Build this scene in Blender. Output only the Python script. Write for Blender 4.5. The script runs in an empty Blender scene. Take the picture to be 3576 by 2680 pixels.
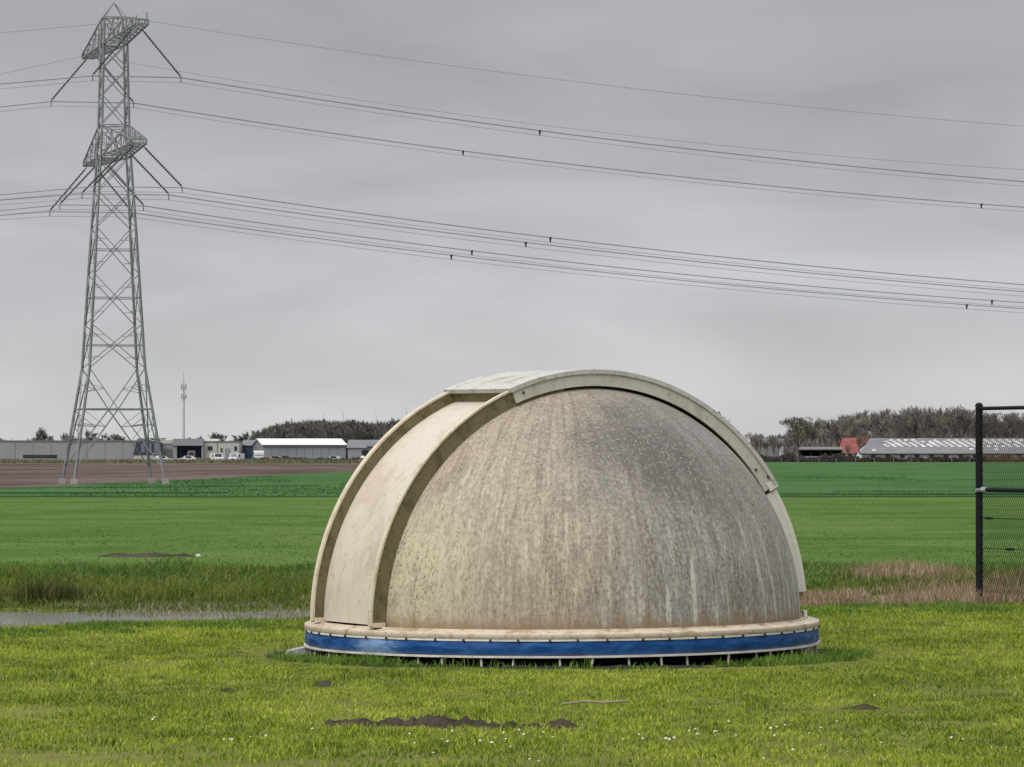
import bpy, math, random
import numpy as np
from mathutils import Vector, Matrix
random.seed(7); RNG = np.random.default_rng(7)
S = bpy.context.scene
COL = S.collection
R = math.radians

# ------------------------------------------------------------------ camera
F = 15419.0; PW, PH = 3576.0, 2680.0; EYE = 1.6; HOR = 1590.0
PIT = math.atan((HOR - PH/2)/F)
cam_d = bpy.data.cameras.new('camera'); cam = bpy.data.objects.new('camera', cam_d); COL.objects.link(cam)
cam.location = (0, 0, EYE); cam.rotation_euler = (R(90)+PIT, 0, 0)
cam_d.sensor_width = 36.0; cam_d.lens = 36.0*F/PW; cam_d.clip_start = 0.5; cam_d.clip_end = 20000
S.camera = cam

# ------------------------------------------------------------------ world: overcast sky
SUN_EL, SUN_AZ = 52.0, 215.0          # soft sun behind cloud, from the left behind the camera (azimuth from +Y, clockwise)
W = bpy.data.worlds.new('World'); S.world = W; W.use_nodes = True
nt = W.node_tree; nt.nodes.clear()
def wn(t, **k):
    n = nt.nodes.new(t)
    for a, b in k.items(): setattr(n, a, b)
    return n
wo = wn('ShaderNodeOutputWorld'); bg = wn('ShaderNodeBackground'); tc = wn('ShaderNodeTexCoord')
sky = wn('ShaderNodeTexSky'); sky.sky_type = 'NISHITA'; sky.sun_disc = False
sky.sun_elevation = R(SUN_EL); sky.sun_rotation = R(SUN_AZ); sky.air_density = 2; sky.dust_density = 6
sep = wn('ShaderNodeSeparateXYZ'); nt.links.new(tc.outputs['Generated'], sep.inputs[0])
rampw = wn('ShaderNodeValToRGB'); cr = rampw.color_ramp; cr.interpolation = 'B_SPLINE'
stops = [(0.0, (0.330,0.334,0.338)), (0.015, (0.312,0.316,0.320)), (0.03, (0.276,0.280,0.289)), (0.05, (0.249,0.253,0.264)), (0.075, (0.219,0.222,0.235)), (0.11, (0.184,0.186,0.199)),
         (0.3, (0.27,0.275,0.285)), (1.0, (0.58,0.59,0.605))]
while len(cr.elements) < len(stops): cr.elements.new(0.5)
for e, (p, c) in zip(cr.elements, stops): e.position = p; e.color = (*c, 1)
nt.links.new(sep.outputs['Z'], rampw.inputs[0])
mp = wn('ShaderNodeMapping'); mp.inputs['Scale'].default_value = (7, 7, 30); mp.inputs['Rotation'].default_value = (0, R(2.5), 0)
nt.links.new(tc.outputs['Generated'], mp.inputs[0])
nz = wn('ShaderNodeTexNoise'); nz.inputs['Scale'].default_value = 1.3; nz.inputs['Detail'].default_value = 4; nz.inputs['Roughness'].default_value = 0.5
nz.inputs['Distortion'].default_value = 0.8
nt.links.new(mp.outputs[0], nz.inputs[0])
mr = wn('ShaderNodeMapRange'); mr.inputs['From Min'].default_value = 0.3; mr.inputs['From Max'].default_value = 0.7
mr.inputs['To Min'].default_value = 0.91; mr.inputs['To Max'].default_value = 1.17
nt.links.new(nz.outputs[0], mr.inputs[0])
mul = wn('ShaderNodeVectorMath', operation='SCALE'); nt.links.new(rampw.outputs[0], mul.inputs[0]); nt.links.new(mr.outputs[0], mul.inputs['Scale'])
sks = wn('ShaderNodeVectorMath', operation='SCALE'); sks.inputs['Scale'].default_value = 0.05; nt.links.new(sky.outputs[0], sks.inputs[0])
mixw = wn('ShaderNodeMix', data_type='RGBA'); mixw.inputs['Factor'].default_value = 0.95
nt.links.new(sks.outputs[0], mixw.inputs['A']); nt.links.new(mul.outputs[0], mixw.inputs['B'])
nt.links.new(mixw.outputs['Result'], bg.inputs[0]); bg.inputs[1].default_value = 1.0
nt.links.new(bg.outputs[0], wo.inputs[0])

sun_d = bpy.data.lights.new('sun', 'SUN'); sun_d.energy = 1.4; sun_d.angle = R(50); sun_d.color = (1.0, 0.97, 0.92)
sun = bpy.data.objects.new('sun', sun_d); COL.objects.link(sun)
_d = Vector((math.sin(R(SUN_AZ))*math.cos(R(SUN_EL)), math.cos(R(SUN_AZ))*math.cos(R(SUN_EL)), math.sin(R(SUN_EL))))
sun.rotation_euler = _d.to_track_quat('Z', 'Y').to_euler()
S.view_settings.view_transform = 'Standard'; S.view_settings.look = 'None'; S.view_settings.exposure = 1.0; S.view_settings.gamma = 1.0
S.view_settings.use_curve_mapping = False
S.render.engine = 'CYCLES'
try:
    S.cycles.use_denoising = True; S.cycles.max_bounces = 6
except Exception: pass

# ------------------------------------------------------------------ helpers
def ray(px, py):
    u = (px-PW/2)/F; v = (PH/2-py)/F
    return Vector((u, math.cos(PIT)-v*math.sin(PIT), math.sin(PIT)+v*math.cos(PIT)))
def at(px, py, Y):
    d = ray(px, py); t = Y/d.y
    return Vector((d.x*t, Y, EYE+d.z*t))
def gnd(px, py, z=0.0):
    d = ray(px, py); t = (z-EYE)/d.z
    return Vector((d.x*t, d.y*t, z))
def tag(o, label=None, cat=None, group=None, kind=None):
    if label: o['label'] = label
    if cat: o['category'] = cat
    if group: o['group'] = group
    if kind: o['kind'] = kind
    return o
def empty(name, loc=(0, 0, 0), rz=0, parent=None):
    o = bpy.data.objects.new(name, None); COL.objects.link(o); o.location = loc; o.rotation_euler = (0, 0, rz); o.empty_display_size = 0.2
    if parent: o.parent = parent
    return o
def link(name, me, parent=None, loc=None, rot=None, scl=None):
    o = bpy.data.objects.new(name, me); COL.objects.link(o)
    if parent: o.parent = parent
    if loc is not None: o.location = loc
    if rot is not None: o.rotation_euler = rot
    if scl is not None: o.scale = scl
    return o
class MB:
    def __init__(s): s.v = []; s.f = []
    def add(s, vs, fs):
        b = len(s.v); s.v += [tuple(x) for x in vs]; s.f += [tuple(b+i for i in f) for f in fs]
        return s
    def box(s, a, b):
        x0, y0, z0 = a; x1, y1, z1 = b
        return s.add([(x0,y0,z0),(x1,y0,z0),(x1,y1,z0),(x0,y1,z0),(x0,y0,z1),(x1,y0,z1),(x1,y1,z1),(x0,y1,z1)],
              [(0,3,2,1),(4,5,6,7),(0,1,5,4),(1,2,6,5),(2,3,7,6),(3,0,4,7)])
    def bar(s, p, q, w, n=4, w2=None):
        p, q = Vector(p), Vector(q); d = (q-p).normalized()
        a = d.cross(Vector((0, 0, 1)))
        if a.length < 1e-3: a = Vector((1, 0, 0))
        a.normalize(); b = d.cross(a); w2 = w if w2 is None else w2
        vs = []
        for c, ww in ((p, w), (q, w2)):
            for k in range(n):
                t = 2*math.pi*(k+.5)/n; vs.append(c + (a*math.cos(t)+b*math.sin(t))*ww)
        fs = [(k, (k+1) % n, n+(k+1) % n, n+k) for k in range(n)] + [tuple(range(n-1, -1, -1)), tuple(range(n, 2*n))]
        return s.add(vs, fs)
    def tube(s, pts, r, n=4):
        base = len(s.v); m = len(pts)
        for i, p in enumerate(pts):
            p = Vector(p); d = (Vector(pts[min(i+1, m-1)])-Vector(pts[max(i-1, 0)])).normalized()
            a = d.cross(Vector((0, 0, 1)))
            if a.length < 1e-3: a = Vector((1, 0, 0))
            a.normalize(); b = d.cross(a)
            for k in range(n):
                t = 2*math.pi*(k+.5)/n; s.v.append(tuple(p+(a*math.cos(t)+b*math.sin(t))*r))
        for i in range(m-1):
            for k in range(n):
                s.f.append((base+i*n+k, base+i*n+(k+1) % n, base+(i+1)*n+(k+1) % n, base+(i+1)*n+k))
        s.f.append(tuple(base+k for k in range(n-1, -1, -1))); s.f.append(tuple(base+(m-1)*n+k for k in range(n)))
        return s
    def prism(s, prof, y0, y1):           # profile in x,z extruded along y
        n = len(prof)
        return s.add([(x, y0, z) for x, z in prof]+[(x, y1, z) for x, z in prof],
              [(k, (k+1) % n, n+(k+1) % n, n+k) for k in range(n)]+[tuple(range(n-1, -1, -1)), tuple(range(n, 2*n))])
    def lathe(s, prof, n=96, closed=True):  # profile r,z
        m = len(prof); base = len(s.v)
        for i in range(n):
            t = 2*math.pi*i/n
            for r, z in prof: s.v.append((r*math.cos(t), r*math.sin(t), z))
        for i in range(n):
            j = (i+1) % n
            for k in range(m if closed else m-1):
                l = (k+1) % m
                s.f.append((base+i*m+k, base+j*m+k, base+j*m+l, base+i*m+l))
        return s
    def mesh(s, name, mat, smooth=False):
        me = bpy.data.meshes.new(name); me.from_pydata(s.v, [], s.f)
        if mat: me.materials.append(mat)
        me.update()
        if smooth:
            for p in me.polygons: p.use_smooth = True
            try: me.set_sharp_from_angle(angle=R(38))
            except Exception: pass
        return me
    def build(s, name, mat, parent=None, smooth=False, **k):
        return link(name, s.mesh(name, mat, smooth), parent, **k)

class Mat:
    def __init__(s, name, rough=0.8, spec=0.3):
        s.m = bpy.data.materials.new(name); s.m.use_nodes = True; s.t = s.m.node_tree
        s.b = s.t.nodes['Principled BSDF']; s.b.inputs['Roughness'].default_value = rough
        s.b.inputs['Specular IOR Level'].default_value = spec
        s.tc = s.t.nodes.new('ShaderNodeTexCoord')
    def n(s, t, **k):
        n = s.t.nodes.new(t)
        for a, b in k.items(): setattr(n, a, b)
        return n
    def put(s, sock, v):
        if isinstance(v, bpy.types.NodeSocket): s.t.links.new(v, sock)
        elif isinstance(v, (tuple, list)) and len(v) == 3 and sock.type == 'RGBA': sock.default_value = (*v, 1)
        else: sock.default_value = v
    def math(s, op, a, b=0.0, c=None, clamp=False):
        n = s.n('ShaderNodeMath', operation=op, use_clamp=clamp); s.put(n.inputs[0], a); s.put(n.inputs[1], b)
        if c is not None: s.put(n.inputs[2], c)
        return n.outputs[0]
    def mapping(s, vec, scale=(1, 1, 1), loc=(0, 0, 0), rot=(0, 0, 0)):
        n = s.n('ShaderNodeMapping'); s.put(n.inputs[0], vec); n.inputs['Scale'].default_value = scale; n.inputs['Location'].default_value = loc
        n.inputs['Rotation'].default_value = rot
        return n.outputs[0]
    def noise(s, vec, scale, detail=4, rough=0.55, dist=0.0):
        n = s.n('ShaderNodeTexNoise'); s.put(n.inputs['Vector'], vec); n.inputs['Scale'].default_value = scale
        n.inputs['Detail'].default_value = detail; n.inputs['Roughness'].default_value = rough; n.inputs['Distortion'].default_value = dist
        return n.outputs[0]
    def rng(s, v, a, b, c=0.0, d=1.0, smooth=True):
        n = s.n('ShaderNodeMapRange', interpolation_type='SMOOTHSTEP' if smooth else 'LINEAR'); s.put(n.inputs[0], v)
        for i, x in enumerate((a, b, c, d)): n.inputs[i+1].default_value = x
        return n.outputs[0]
    def mix(s, f, a, b, mode='MIX'):
        n = s.n('ShaderNodeMix', data_type='RGBA', blend_type=mode); s.put(n.inputs['Factor'], f); s.put(n.inputs['A'], a); s.put(n.inputs['B'], b)
        return n.outputs['Result']
    def xyz(s, vec):
        n = s.n('ShaderNodeSeparateXYZ'); s.put(n.inputs[0], vec); return n.outputs
    def comb(s, x, y, z):
        n = s.n('ShaderNodeCombineXYZ'); s.put(n.inputs[0], x); s.put(n.inputs[1], y); s.put(n.inputs[2], z); return n.outputs[0]
    def color(s, c): s.put(s.b.inputs['Base Color'], c); return s
    def bump(s, h, strength=0.3, dist=0.02):
        n = s.n('ShaderNodeBump'); n.inputs['Strength'].default_value = strength; n.inputs['Distance'].default_value = dist
        s.put(n.inputs['Height'], h); s.t.links.new(n.outputs[0], s.b.inputs['Normal']); return s
    @property
    def obj(s): return s.tc.outputs['Object']
    @property
    def pos(s):
        n = s.n('ShaderNodeNewGeometry'); return n.outputs['Position']
def plain(name, c, rough=0.75, var=0.15, scale=6.0, metal=0.0, world=True, spec=0.3):
    """a colour with uneven, weathered tone"""
    M = Mat(name, rough, spec); v = M.pos if world else M.obj
    f = M.noise(v, scale, 5, 0.6)
    f2 = M.rng(f, 0.3, 0.7, 1-var, 1+var, False)
    n = M.n('ShaderNodeVectorMath', operation='SCALE'); n.inputs[0].default_value = c; M.put(n.inputs['Scale'], f2)
    M.color(n.outputs[0]); M.b.inputs['Metallic'].default_value = metal
    return M.m

# smooth value noise for numpy terrain
def vnoise(x, y, seed):
    g = np.random.default_rng(seed).random((256, 256))
    xi = np.floor(x).astype(int); yi = np.floor(y).astype(int); xf = x-xi; yf = y-yi
    xf = xf*xf*(3-2*xf); yf = yf*yf*(3-2*yf)
    a = g[xi % 256, yi % 256]; b = g[(xi+1) % 256, yi % 256]; c = g[xi % 256, (yi+1) % 256]; d = g[(xi+1) % 256, (yi+1) % 256]
    return (a*(1-xf)+b*xf)*(1-yf)+(c*(1-xf)+d*xf)*yf
def fbm(x, y, seed, o=4):
    r = 0; a = .5
    for i in range(o): r = r+a*vnoise(x*2**i, y*2**i, seed+i); a *= .5
    return r
DX, DY = 0.40, 35.36                     # dome centre
WATER_Z = -0.035
def near_edge(x):                       # the ditch runs slightly askew to the lawn and wavers
    x = np.asarray(x, float); return np.clip(44.2+.62*x, 41.2, 47.6)+(fbm(x*.6+70, x*0+3, 31, 3)-.47)*1.4
def far_edge(x):
    x = np.asarray(x, float); return 47.0+np.clip(x, -1, 6)*.80+(fbm(x*.7+20, x*0+3, 33, 3)-.47)*1.0
def height(x, y):
    x = np.asarray(x, float); y = np.asarray(y, float)
    h = (fbm(x*0.35+40, y*0.35+40, 11)-.47)*0.05 + (fbm(x*2.2+9, y*2.2+9, 21, 3)-.44)*0.025
    r = np.hypot(x-DX, y-DY); h = h*np.clip((r-1.6)/1.5, 0, 1)
    trough = np.clip(np.minimum(y-near_edge(x), far_edge(x)-y)/.7, 0, 1)
    h = h*(1-trough) - 0.20*trough
    h = h + 0.10*np.clip((y-49)/6, 0, 1)*np.clip((61.5-y)/4, 0, 1)*fbm(x*.8+5, y*.5+5, 41, 3)
    return h

# ------------------------------------------------------------------ ground materials
def ground_mat(name, c1, c2, c3, scale=1.0, stretch=1.0, bump=0.4):
    M = Mat(name, 1.0, 0.0); v = M.mapping(M.pos, (scale, scale*stretch, scale))
    a = M.noise(v, 0.45, 5, 0.6); b = M.noise(v, 5.0, 6, 0.7)
    c = M.mix(M.rng(a, 0.38, 0.62), c1, c2); c = M.mix(M.math('MULTIPLY', M.rng(b, 0.5, 0.68), 0.6), c, c3)
    M.color(c).bump(b, bump, 0.06)
    return M.m
m_lawn = ground_mat('lawn_soil', (.125,.135,.040), (.160,.165,.050), (.085,.072,.042), 1.0)
m_bank = ground_mat('bank_soil', (.085,.115,.025), (.12,.13,.035), (.09,.075,.04), 1.0)
def field_mat(name, c1, c2, c3, sx, sy, tram=None):
    M = Mat(name, 1.0, 0.0); p = M.pos; v = M.mapping(p, (sx, sy, 1), rot=(0, 0, R(2)))
    a = M.noise(M.mapping(p, (sx*.35, sy*.9, 1), rot=(0, 0, R(3))), 1.0, 6, 0.7); b = M.noise(M.mapping(p, (sx*7, sy*3, 1)), 1.0, 5, 0.7); w = M.noise(M.mapping(p, (1, .45, 1)), 0.06, 4, 0.6)
    c = M.mix(M.rng(a, 0.35, 0.65), c1, c2); c = M.mix(M.math('MULTIPLY', M.rng(b, 0.52, 0.72), 0.75), c, c3)
    c = M.mix(M.math('MULTIPLY', M.rng(w, 0.45, 0.62), 0.65), c, c2)
    M.color(c).bump(b, 0.5, 0.1)
    return M.m
m_pasture = field_mat('pasture_grass', (.056,.112,.028), (.100,.156,.048), (.040,.090,.022), 0.55, 0.16)
m_wheat = field_mat('young_wheat', (.040,.098,.036), (.072,.134,.054), (.028,.076,.028), 0.30, 0.05)
def plough_mat():
    M = Mat('ploughed_soil', 1.0, 0.0); p = M.pos
    a = M.noise(M.mapping(p, (.06, .012, 1), rot=(0, 0, R(4))), 1.0, 6, 0.6); b = M.noise(M.mapping(p, (.6, .12, 1)), 1.0, 5, 0.7)
    c = M.mix(M.rng(a, .35, .65), (.075,.056,.054), (.150,.112,.104)); c = M.mix(M.math('MULTIPLY', M.rng(b, .5, .7), .6), c, (.055,.042,.042))
    M.color(c).bump(b, 0.6, 0.15); return M.m
m_plough = plough_mat()
m_far = ground_mat('rough_verge', (.10,.10,.055), (.14,.13,.08), (.06,.055,.035), 0.08)

def grid(name, x0, x1, y0, y1, nx, ny, mat, hf):
    X, Y = np.meshgrid(np.linspace(x0, x1, nx+1), np.linspace(y0, y1, ny+1), indexing='ij')
    Z = hf(X, Y); v = np.stack([X.ravel(), Y.ravel(), Z.ravel()], 1)
    i, j = np.meshgrid(np.arange(nx), np.arange(ny), indexing='ij'); a = (i*(ny+1)+j).ravel()
    f = np.stack([a, a+ny+1, a+ny+2, a+1], 1)
    me = bpy.data.meshes.new(name); me.from_pydata(v.tolist(), [], f.tolist()); me.materials.append(mat); me.update()
    for p in me.polygons: p.use_smooth = True
    return tag(link(name, me), kind='structure')
def sheet(name, pts, z, mat):
    me = bpy.data.meshes.new(name); me.from_pydata([(x, y, z) for x, y in pts], [], [tuple(range(len(pts)))]); me.materials.append(mat)
    return tag(link(name, me), kind='structure')
sheet('ground', [(-9000, -300), (9000, -300), (9000, 12000), (-9000, 12000)], -0.40, m_far)
grid('lawn', -26, 26, 8, 44.0, 200, 200, m_lawn, height)
grid('ditch_bank', -26, 26, 44.0, 62, 200, 150, m_bank, height)
PB0, PB1 = (-24.8, 214.0), (-14.8, 448.0)      # edge between young wheat and plough
def pbx(y): return PB0[0]+(PB1[0]-PB0[0])*(y-PB0[1])/(PB1[1]-PB0[1])
sheet('pasture', [(-140, 62), (140, 62), (140, 168), (-140, 168)], 0.0, m_pasture)
sheet('field_edge', [(-140, 168), (140, 168), (140, 171), (-140, 171)], -0.08, m_bank)
sheet('wheat_field', [(-60, 171), (500, 171), (500, 985), (pbx(985), 985), PB1, PB0, (-60, 171+8)], -0.002, m_wheat)
sheet('ploughed_field', [(-500, 179), (-60, 179), PB0, PB1, (pbx(800), 800), (-500, 800)], -0.006, m_plough)
sheet('verge', [(-500, 800), (pbx(800), 800), (pbx(985), 985), (-500, 985)], -0.004, m_far)
sheet('yard', [(-500, 985), (500, 985), (500, 1300), (-500, 1300)], -0.01, plain('yard_paving', (.20,.195,.185), 0.9, .2, 0.05))

def water_mat():
    M = Mat('ditch_water', 0.12, 0.5); M.color((.10,.10,.088)); M.b.inputs['IOR'].default_value = 1.33
    M.bump(M.noise(M.mapping(M.pos, (5, 5, 1)), 2.2, 3, .5), 0.75, 0.03); return M.m
sheet('ditch_water', [(-26, 41.5), (26, 41.5), (26, 53.5), (-26, 53.5)], WATER_Z, water_mat())

# ------------------------------------------------------------------ the observatory dome
PHI = R(27.8); U = Vector((-math.cos(PHI), -math.sin(PHI), 0)); V = Vector((math.sin(PHI), -math.cos(PHI), 0)); K = Vector((0, 0, 1))
ZB = 0.284; RS = 1.908; CC = Vector((0, 0, ZB))
def dome_mat():
    M = Mat('weathered_grp_shell', 0.62, 0.25); o = M.obj; x, y, z = M.xyz(o)
    th = M.math('ARCTAN2', y, x); zr = M.math('SUBTRACT', z, ZB)
    big = M.noise(o, 1.1, 4, 0.55)
    # colour of the shell: warm to the left, greyer to the right
    xs = M.math('ADD', x, M.math('MULTIPLY', M.math('SUBTRACT', big, 0.5), 1.6))
    base = M.mix(M.rng(xs, -0.05, 1.0), (.365,.310,.240), (.290,.288,.274))
    base = M.mix(M.rng(M.math('ADD', x, M.math('MULTIPLY', big, .5)), -0.2, -1.5), base, (.390,.325,.250))
    # run-off streaks along the meridians
    st = M.noise(M.comb(M.math('MULTIPLY', th, 16.0), M.math('MULTIPLY', zr, 1.1), 0.0), 1.0, 7, 0.62)
    st2 = M.noise(M.comb(M.math('MULTIPLY', th, 46.0), M.math('MULTIPLY', zr, 2.2), 7.0), 1.0, 5, 0.6)
    st3 = M.noise(M.comb(M.math('MULTIPLY', th, 95.0), M.math('MULTIPLY', zr, 6.0), 2.0), 1.0, 4, 0.65)
    low = M.rng(zr, 1.6, 0.7)
    base = M.mix(M.math('MULTIPLY', M.rng(st, 0.50, 0.36), 0.55), base, (.235,.185,.135))
    base = M.mix(M.math('MULTIPLY', M.rng(st2, 0.50, 0.66), 0.50), base, (.190,.150,.110))
    base = M.mix(M.math('MULTIPLY', M.rng(st3, 0.50, 0.64), 0.38), base, (.175,.145,.112))
    base = M.mix(M.math('MULTIPLY', M.math('MULTIPLY', M.rng(st2, 0.44, 0.34), low), 0.60), base, (.545,.500,.410))
    base = M.mix(M.math('MULTIPLY', M.math('MULTIPLY', M.rng(st, 0.56, 0.70), low), 0.65), base, (.540,.500,.400))
    base = M.mix(M.math('MULTIPLY', M.rng(st3, 0.42, 0.34), 0.30), base, (.46,.42,.345))
    # yellow-green algae low on the left of the shell
    dl = M.n('ShaderNodeVectorMath', operation='DISTANCE'); M.put(dl.inputs[0], o); dl.inputs[1].default_value = (-1.10, -1.45, ZB+.42)
    ml = M.rng(M.math('ADD', dl.outputs['Value'], M.math('MULTIPLY', M.math('SUBTRACT', st, .5), 1.2)), 0.75, 0.15)
    base = M.mix(M.math('MULTIPLY', ml, 0.7), base, (.53,.485,.335))
    # dark lichen speckle: thick on the upper right, thinning downward
    sp = M.noise(M.mapping(o, (1, 1, .45)), 66.0, 5, 0.70, 0.25)
    sp2 = M.noise(M.mapping(o, (1, 1, .40)), 105.0, 3, 0.6, 0.2)
    dd = M.n('ShaderNodeVectorMath', operation='DISTANCE'); M.put(dd.inputs[0], o); dd.inputs[1].default_value = (.72, -1.08, ZB+1.38)
    md = M.rng(M.math('ADD', dd.outputs['Value'], M.math('MULTIPLY', M.math('SUBTRACT', M.noise(M.mapping(o, (1, 1, .45)), 3.2, 4, .6), .5), 1.3)), 1.25, 0.05)
    mr_ = M.math('MULTIPLY', M.rng(xs, .15, 1.1), 0.66)
    msk = M.math('MAXIMUM', M.math('MAXIMUM', md, mr_), M.math('MAXIMUM', M.math('MULTIPLY', ml, .62), M.rng(xs, -1.2, .3, .22, .46)))
    thr = M.math('SUBTRACT', M.math('ADD', 0.655, M.math('MULTIPLY', M.math('SUBTRACT', st, .5), .35)), M.math('MULTIPLY', msk, 0.205))
    spk = M.math('MULTIPLY', M.math('SUBTRACT', sp, thr), 13.0, clamp=True)
    spk2 = M.math('MULTIPLY', M.math('SUBTRACT', sp2, M.math('ADD', thr, 0.03)), 9.0, clamp=True)
    lichen = M.mix(M.rng(big, .4, .65), (.080,.073,.068), (.110,.092,.072))
    base = M.mix(M.math('MULTIPLY', spk, 0.78), base, lichen)
    base = M.mix(M.math('MULTIPLY', spk2, 0.55), base, (.13,.118,.10))
    base = M.mix(M.math('MULTIPLY', md, 0.80), base, (.088,.083,.080))
    # pale drips low on the right
    dr = M.noise(M.comb(M.math('MULTIPLY', th, 24.0), M.math('MULTIPLY', zr, .8), 3.0), 1.0, 5, 0.65)
    mdr = M.math('MULTIPLY', M.math('MULTIPLY', M.rng(dr, .53, .62), M.rng(zr, .95, .25)), M.rng(xs, .35, .8))
    base = M.mix(M.math('MULTIPLY', mdr, .8), base, (.56,.55,.49))
    # overall grain of chalked, dirty gel coat
    gr = M.noise(M.mapping(o, (1, 1, .55)), 42.0, 6, 0.75); gr2 = M.noise(M.mapping(o, (1, 1, .4)), 9.0, 5, 0.65)
    base = M.mix(M.math('MULTIPLY', M.rng(gr, .50, .60), .45), base, (.135,.118,.098))
    base = M.mix(M.math('MULTIPLY', M.rng(gr, .48, .38), .38), base, (.52,.475,.40))
    base = M.mix(M.math('MULTIPLY', M.rng(gr2, .50, .66), .38), base, (.185,.155,.128))
    # brown tide mark along the foot
    ft = M.rng(M.math('ADD', zr, M.math('MULTIPLY', M.math('SUBTRACT', st, .5), .35)), 0.13, 0.0)
    base = M.mix(M.math('MULTIPLY', ft, .75), base, (.235,.165,.095))
    M.color(base)
    h = M.math('ADD', M.math('MULTIPLY', sp, .5), M.math('MULTIPLY', spk, .3))
    M.bump(h, 0.22, 0.012)
    return M.m
m_shell = dome_mat()
def gel_mat(name, c, dirt, moss, amt=.5, sc=6.0):
    M = Mat(name, 0.55, 0.3); o = M.obj
    a = M.noise(M.mapping(o, (1, 1, .6)), sc, 6, 0.65, .5); b = M.noise(o, sc*5, 5, 0.65)
    col = M.mix(M.math('MULTIPLY', M.rng(a, .46, .68), amt), c, dirt); col = M.mix(M.math('MULTIPLY', M.rng(b, .55, .7), amt*.9), col, moss)
    M.color(col).bump(b, .12, .006); return M.m
m_panel = gel_mat('clean_slot_panel', (.555,.495,.425), (.42,.350,.275), (.36,.30,.235), .75, 3.0)
m_shutter = gel_mat('weathered_shutter', (.485,.465,.405), (.35,.33,.27), (.22,.205,.16), .65, 5.0)
m_shut_low = gel_mat('white_lower_shutter', (.640,.620,.570), (.52,.49,.43), (.40,.37,.30), .5, 4.0)
m_fin = gel_mat('mossy_shaded_fin', (.160,.132,.072), (.082,.066,.028), (.045,.036,.016), .90, 8.0)  # moss and dirt tone, with some shade of the inner faces in the colour
m_fin_edge = gel_mat('fin_edge', (.590,.520,.405), (.40,.33,.215), (.25,.215,.125), .75, 9.0)
m_flange = gel_mat('stained_flange', (.520,.445,.350), (.30,.215,.130), (.19,.145,.095), .95, 8.0)
def blue_mat():
    M = Mat('faded_blue_skirt', 0.5, 0.18); o = M.obj; x, y, z = M.xyz(o); th = M.math('ARCTAN2', y, x)
    v = M.comb(M.math('MULTIPLY', th, 11.0), M.math('MULTIPLY', z, 14.0), 0.0)
    a = M.noise(v, 1.0, 5, .55, .6); b = M.noise(v, 3.5, 4, .6, 1.0)
    c = M.mix(M.rng(a, .4, .68), (.006,.050,.185), (.014,.092,.275)); c = M.mix(M.math('MULTIPLY', M.rng(b, .56, .72), .40), c, (.055,.135,.28))
    # pale chalked scuff on the left front
    d = M.n('ShaderNodeVectorMath', operation='DISTANCE'); M.put(d.inputs[0], o); d.inputs[1].default_value = (-1.47, -1.46, .10)
    c = M.mix(M.math('MULTIPLY', M.rng(M.math('ADD', d.outputs['Value'], M.math('MULTIPLY', M.math('SUBTRACT', b, .5), .5)), .34, .02), .75), c, (.24,.36,.56))
    mud = M.math('MULTIPLY', M.rng(M.math('ADD', z, M.math('MULTIPLY', M.math('SUBTRACT', M.noise(v, 5.0, 5, .7), .5), .16)), .135, .085), .55)
    c = M.mix(mud, c, (.10,.095,.085))
    M.color(c).bump(a, .5, .03); return M.m
m_blue = blue_mat()
m_whiteedge = plain('white_trim', (.66,.63,.58), .6, .2, 8)
m_pin = plain('pale_steel_pin', (.60,.57,.50), .5, .25, 20)
m_bolt = plain('rusty_bolt', (.055,.040,.032), .6, .3, 30)
m_dark = plain('dark_underside', (.02,.02,.02), .9, .2, 5)

dome = empty('observatory_dome', (DX, DY, 0.012)); dome.rotation_euler = (R(0.62), R(-0.38), 0)
tag(dome, 'weathered cream fibreglass observatory dome with blue skirt standing on the lawn', 'dome')
prof = [(RS*math.cos(t), ZB+RS*math.sin(t)) for t in np.linspace(0, math.pi/2-0.002, 64)]
prof = [(RS-.01, ZB-.05)] + prof
mb = MB().lathe(prof, 240, closed=False)
def in_slot(f):
    c = sum((Vector(mb.v[i]) for i in f), Vector())/len(f); return abs(c.dot(V)) < HW-.03 and c.dot(U) > .36
HW = .50; mb.f = [f for f in mb.f if not in_slot(f)]
mb.build('shell', m_shell, dome, smooth=True)

def arc_box(a0, a1, r0, r1, o0, o1, n=60, mb=None, taper=None):
    """box swept along the slot: angle from zenith toward the slot's front, radii, offsets across"""
    mb = mb or MB(); base = len(mb.v)
    for i in range(n+1):
        a = a0+(a1-a0)*i/n; d = U*math.sin(a)+K*math.cos(a)
        ra, rb = r0, r1
        if taper: ra, rb = taper(a, r0, r1)
        for r, o in ((ra, o0), (rb, o0), (rb, o1), (ra, o1)): mb.v.append(tuple(CC+d*r+V*o))
    for i in range(n):
        for k in range(4):
            l = (k+1) % 4; mb.f.append((base+i*4+k, base+i*4+l, base+(i+1)*4+l, base+(i+1)*4+k))
    mb.f.append((base, base+3, base+2, base+1)); mb.f.append(tuple(base+n*4+k for k in range(4)))
    return mb
HW = .50; SW = .564; RO = 1.972
A_END = R(89.6)
arc_box(R(9), A_END, 1.78, 1.868, -HW+.001, HW-.001, 70).build('slot_panel', m_panel, dome, smooth=True)['label'] = 'smooth pale panel closing the viewing slot'
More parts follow.
